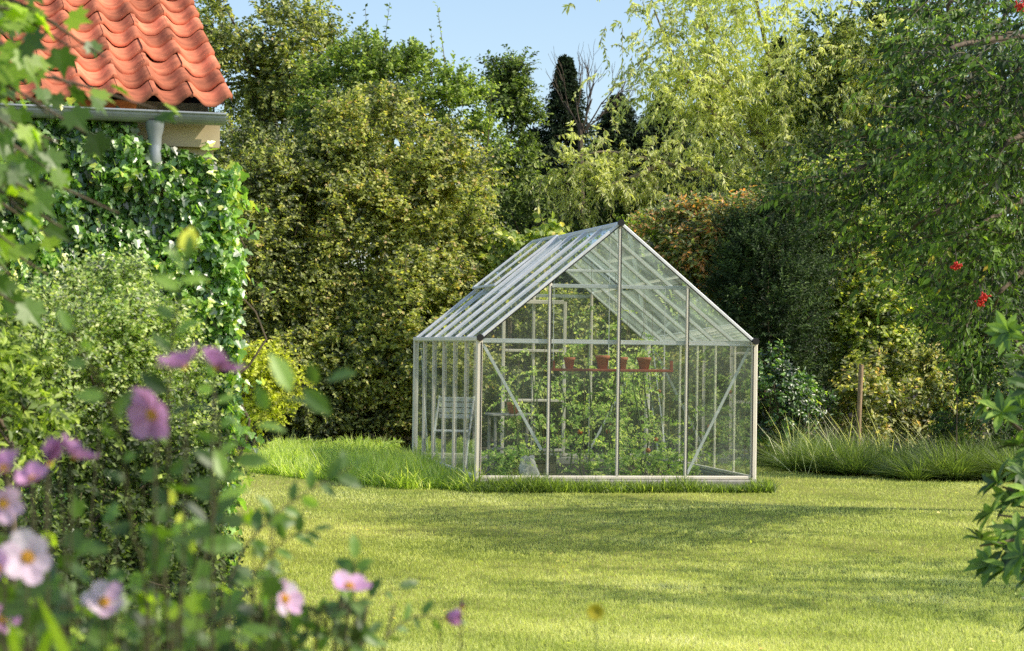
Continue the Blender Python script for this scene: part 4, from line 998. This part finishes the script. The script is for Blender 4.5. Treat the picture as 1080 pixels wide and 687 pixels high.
sprig([(180, 700), (178, 560), (178, 420), (186, 330), (196, 275)], 2.8, 2.7, 16, .038, start=.35)
sprig([(160, 700), (140, 560), (120, 440), (75, 350)], 2.7, 2.5, 9, .034, start=.6)
sprig([(300, 700), (310, 660), (360, 640), (420, 620)], 3.2, 3.3, 9, .032, start=.5)
sprig([(260, 700), (262, 620), (300, 570), (330, 560)], 3.2, 3.2, 9, .032, start=.5)
sprig([(400, 700), (410, 670), (440, 650), (480, 655)], 3.2, 3.3, 8, .028, start=.5)
sprig([(210, 700), (225, 560), (232, 470), (225, 400)], 3.0, 3.0, 14, .036, start=.4)
sprig([(330, 700), (345, 670), (330, 640), (300, 650)], 3.0, 3.0, 8, .034, start=.4)
for i in range(16):
    x = rng.uniform(170, 430); y = rng.uniform(640, 685); sprig([(x-rng.uniform(0, 60), 700), (x-10, (700+y)/2), (x, y)], 3.0, rng.uniform(2.9, 3.3), 8, rng.uniform(.022, .034), start=.4)
# yellowed leaves
yl = MB(); spots = [(197, 262, 2.7, .042), (183, 525, 3.0, .024), (190, 548, 3.0, .022), (202, 578, 3.0, .028), (388, 668, 3.1, .024), (335, 678, 3.1, .02)]
pp = np.array([P(a_, b_, Y) for a_, b_, Y, _ in spots]); sz = np.array([s_[3] for s_ in spots])
a2 = rng.normal(0, .15, (len(spots), 3))+[0, 0, 1]; inst(mb, OVAL, pp-[0, 0, .01], a2, np.tile([0, -1., .3], (len(spots), 1)), sz, sz*.7, np.array([1, .94, .93, .93, .94, .94]))
localise(mb.build('leaves', M['sprig']), sg); localise(tb.build('stems', M['drystem'], smooth=True), sg)

# ------------------------------------------------------------------ foreground: anemones
def anemone(px, py, Y, dia, face, tone, label, npet=6, open_=1.0, ground_dx=0.0, leaves=True):
    c0 = P(px, py, Y); base = np.array([c0[0]+ground_dx, Y+.05, 0])
    o = thing('anemone', label, 'flower', tuple(base), 'pink anemone flowers in the foreground')
    f = nrm(np.array(face, float)); stem_top = c0 - f*.008 - base
    mb = MB(); cc = curve([np.zeros(3), stem_top*[.5, .5, .45]+rng.normal(0, .015, 3), stem_top*[.9, .9, .86], stem_top], 6)
    mb.tube(cc, np.linspace(.0026, .0013, len(cc)), 6); mb.build('stem', M['drystem'], o, True)
    e1 = nrm(np.cross(f, [.2, .1, 1.])); e2 = np.cross(f, e1)
    r_ = dia/2
    mb = MB(); rc = r_*.20
    pr = []
    for i in range(40):
        t = i*2.4; q = rc*(.25+.85*math.sqrt(i/40)); pr.append(c0-base + (math.cos(t)*e1+math.sin(t)*e2)*q + f*(.004 if i > 12 else .007))
    for q in pr: mb.box(q, (.0022, .0022, .0022))
    mb.lathe(tuple(c0-base), [(.0001, -rc*.5), (rc*.5, -rc*.2), (rc*.55, rc*.2), (.0001, rc*.5)], 10)
    cen = mb.build('flower', M['stamen'], o)
    for i in range(npet):
        t = i*2*math.pi/npet + rng.normal(0, .08)
        rad_ = math.cos(t)*e1+math.sin(t)*e2
        a2 = rad_*open_ + f*(1-open_*.85+rng.normal(.08, .16))
        mb = MB(); inst(mb, PETAL, (c0-base+rad_*r_*.06)[None], a2[None], (f-rad_*(1-open_))[None]+rng.normal(0, .08, (1, 3)), r_*rng.uniform(.85, 1.12), r_*rng.uniform(.74, .9), np.clip(tone*.85+rng.normal(0, .08), 0, 1))
        mb.build('petal', M['petal'], cen)
    if leaves:
        mb = MB(); k = 3; j = [len(cc)*2//3, len(cc)*2//3+1, len(cc)//2]
        for jj in j:
            mb = MB(); inst(mb, MAPLE, cc[jj:jj+1], rng.normal(0, .8, (1, 3))+[0, 0, .2], np.array([[0, -.5, .8]]), .045, .04, .2); mb.build('leaf', M['maple'], o)
    return o
anemone(30, 588, 2.55, .070, (.15, -1, .25), .95, 'palest open anemone facing the viewer with a yellow centre')
anemone(110, 636, 2.75, .058, (.1, -.8, .55), .85, 'pale open anemone low down, right of the palest bloom')
anemone(162, 436, 2.6, .070, (-.35, -.75, -.35), .42, 'nodding mauve anemone below the paired purple blooms', npet=7)
anemone(194, 388, 2.65, .070, (-.3, -.1, .9), .22, 'left one of the paired deep purple anemones at the top', npet=7, open_=.8)
anemone(228, 389, 2.7, .070, (.35, -.15, .9), .22, 'right one of the paired deep purple anemones at the top', npet=7, open_=.85)
anemone(52, 490, 2.6, .062, (.2, .1, 1), .30, 'deep mauve anemone seen from the side above the palest bloom', npet=7, open_=.85)
anemone(6, 497, 2.6, .058, (-.3, -.5, .8), .35, 'mauve anemone at the left edge, level with the side view bloom')
anemone(4, 530, 2.55, .05, (.2, -.9, -.2), .75, 'pale lilac anemone at the left edge, above the palest bloom')
anemone(299, 632, 2.9, .056, (.75, -.6, .35), .78, 'pink anemone turned to the right beside the oval leaved sprigs')
anemone(368, 620, 3.0, .060, (.25, -.35, .95), .70, 'pink anemone seen edge on, over the lawn')
anemone(470, 652, 3.05, .048, (.9, -.3, .1), .45, 'narrow half closed pink anemone nearest the lawn', open_=.45, npet=6)
anemone(487, 643, 3.05, .024, (.1, -.2, 1), .05, 'tiny closed purple anemone bud next to the half closed bloom', open_=.2, npet=5)
anemone(0, 602, 2.5, .05, (-.4, -.7, .5), .8, 'lilac anemone cut by the left edge beside the palest bloom')
anemone(2, 655, 2.6, .045, (.3, -.6, .6), .45, 'mauve anemone in the bottom left corner')

anemone(78, 483, 2.65, .060, (.5, -.1, .85), .30, 'mauve anemone right of the side view bloom, tilted to the right', npet=6, open_=.85)
anemone(36, 508, 2.7, .050, (-.2, -.5, .8), .55, 'small lilac anemone hanging just below the side view bloom', npet=6, open_=.8)
# small yellow flower
yf = thing('yellow_flower', 'small yellow flower on a thin stem in front of the lawn', 'flower', tuple(P(628, 645, 3.4)*[1, 1, 0]))
c0 = P(628, 645, 3.4); mb = MB(); mb.tube([(0, 0, 0), (.02, 0, c0[2]*.6), (0, 0, c0[2])], .0012, 5); mb.build('stem', M['greenstem'], yf)
mb = MB(); k = 12; an = np.arange(k)*2*math.pi/k; u = np.stack([np.cos(an), np.full(k, -.3), np.sin(an)], 1)
inst(mb, DIA, np.repeat(np.array([[0, 0, c0[2]]]), k, 0), u, np.tile([0, -1., 0], (k, 1)), .017, .010, .5); mb.build('petals', M['yellowflower'], yf)

# dry stalks and low foliage at the lower left
ds = thing('perennial_clump', 'clump of dry brown stalks and lobed leaves in the bottom left corner', 'plant', (-.65, 2.95, 0))
mb, tb = MB(), MB()
for i in range(8):
    x = rng.uniform(-30, 240); y = rng.uniform(430, 640); Y = rng.uniform(2.7, 3.6)
    e_ = P(x, y, Y); b0 = np.array([-.65+rng.normal(0, .2), Y+.05, 0]); md = P(x+rng.normal(0, 12), 700, Y)
    c = curve([b0, md, e_*.5+md*.5+rng.normal(0, .008, 3), e_], 5); tb.tube(c, np.linspace(.0022, .0009, len(c)), 5)
    k = 7; j = rng.integers(len(c)-8, len(c), k); q = c[j]+rng.normal(0, .006, (k, 3))
    for p_ in q: tb.box(p_, (.004, .004, .005))
k = 300
pp = np.array([P(rng.uniform(-40, 290), 700-abs(rng.normal(0, 1))*75, rng.uniform(2.7, 3.7)) for _ in range(k)])
inst(mb, MAPLE, pp, rng.normal(0, .7, (k, 3))+[0, -.2, .2], np.array([0, -.5, .8])+rng.normal(0, .4, (k, 3)), rng.uniform(.02, .045, k), .032, np.clip(rng.normal(.36, .24, k), 0, 1))
for p_ in pp:
    tb.tube([np.array([p_[0]*.8-.13, p_[1], .0]), p_+[0, .01, -.15], p_], .0007, 4, caps=False)
inst(mb, BLADE, np.array([P(70, 690, 2.5), P(20, 700, 2.5), P(45, 690, 2.6)]), np.array([[-.45, 0, 1], [-.2, 0, 1], [.3, 0, 1.]]), np.tile([.2, -1., 0], (3, 1)), np.array([.08, .06, .05]), .014, .85)
localise(mb.build('leaves', M['maple']), ds); localise(tb.build('stalks', M['drystem']), ds)
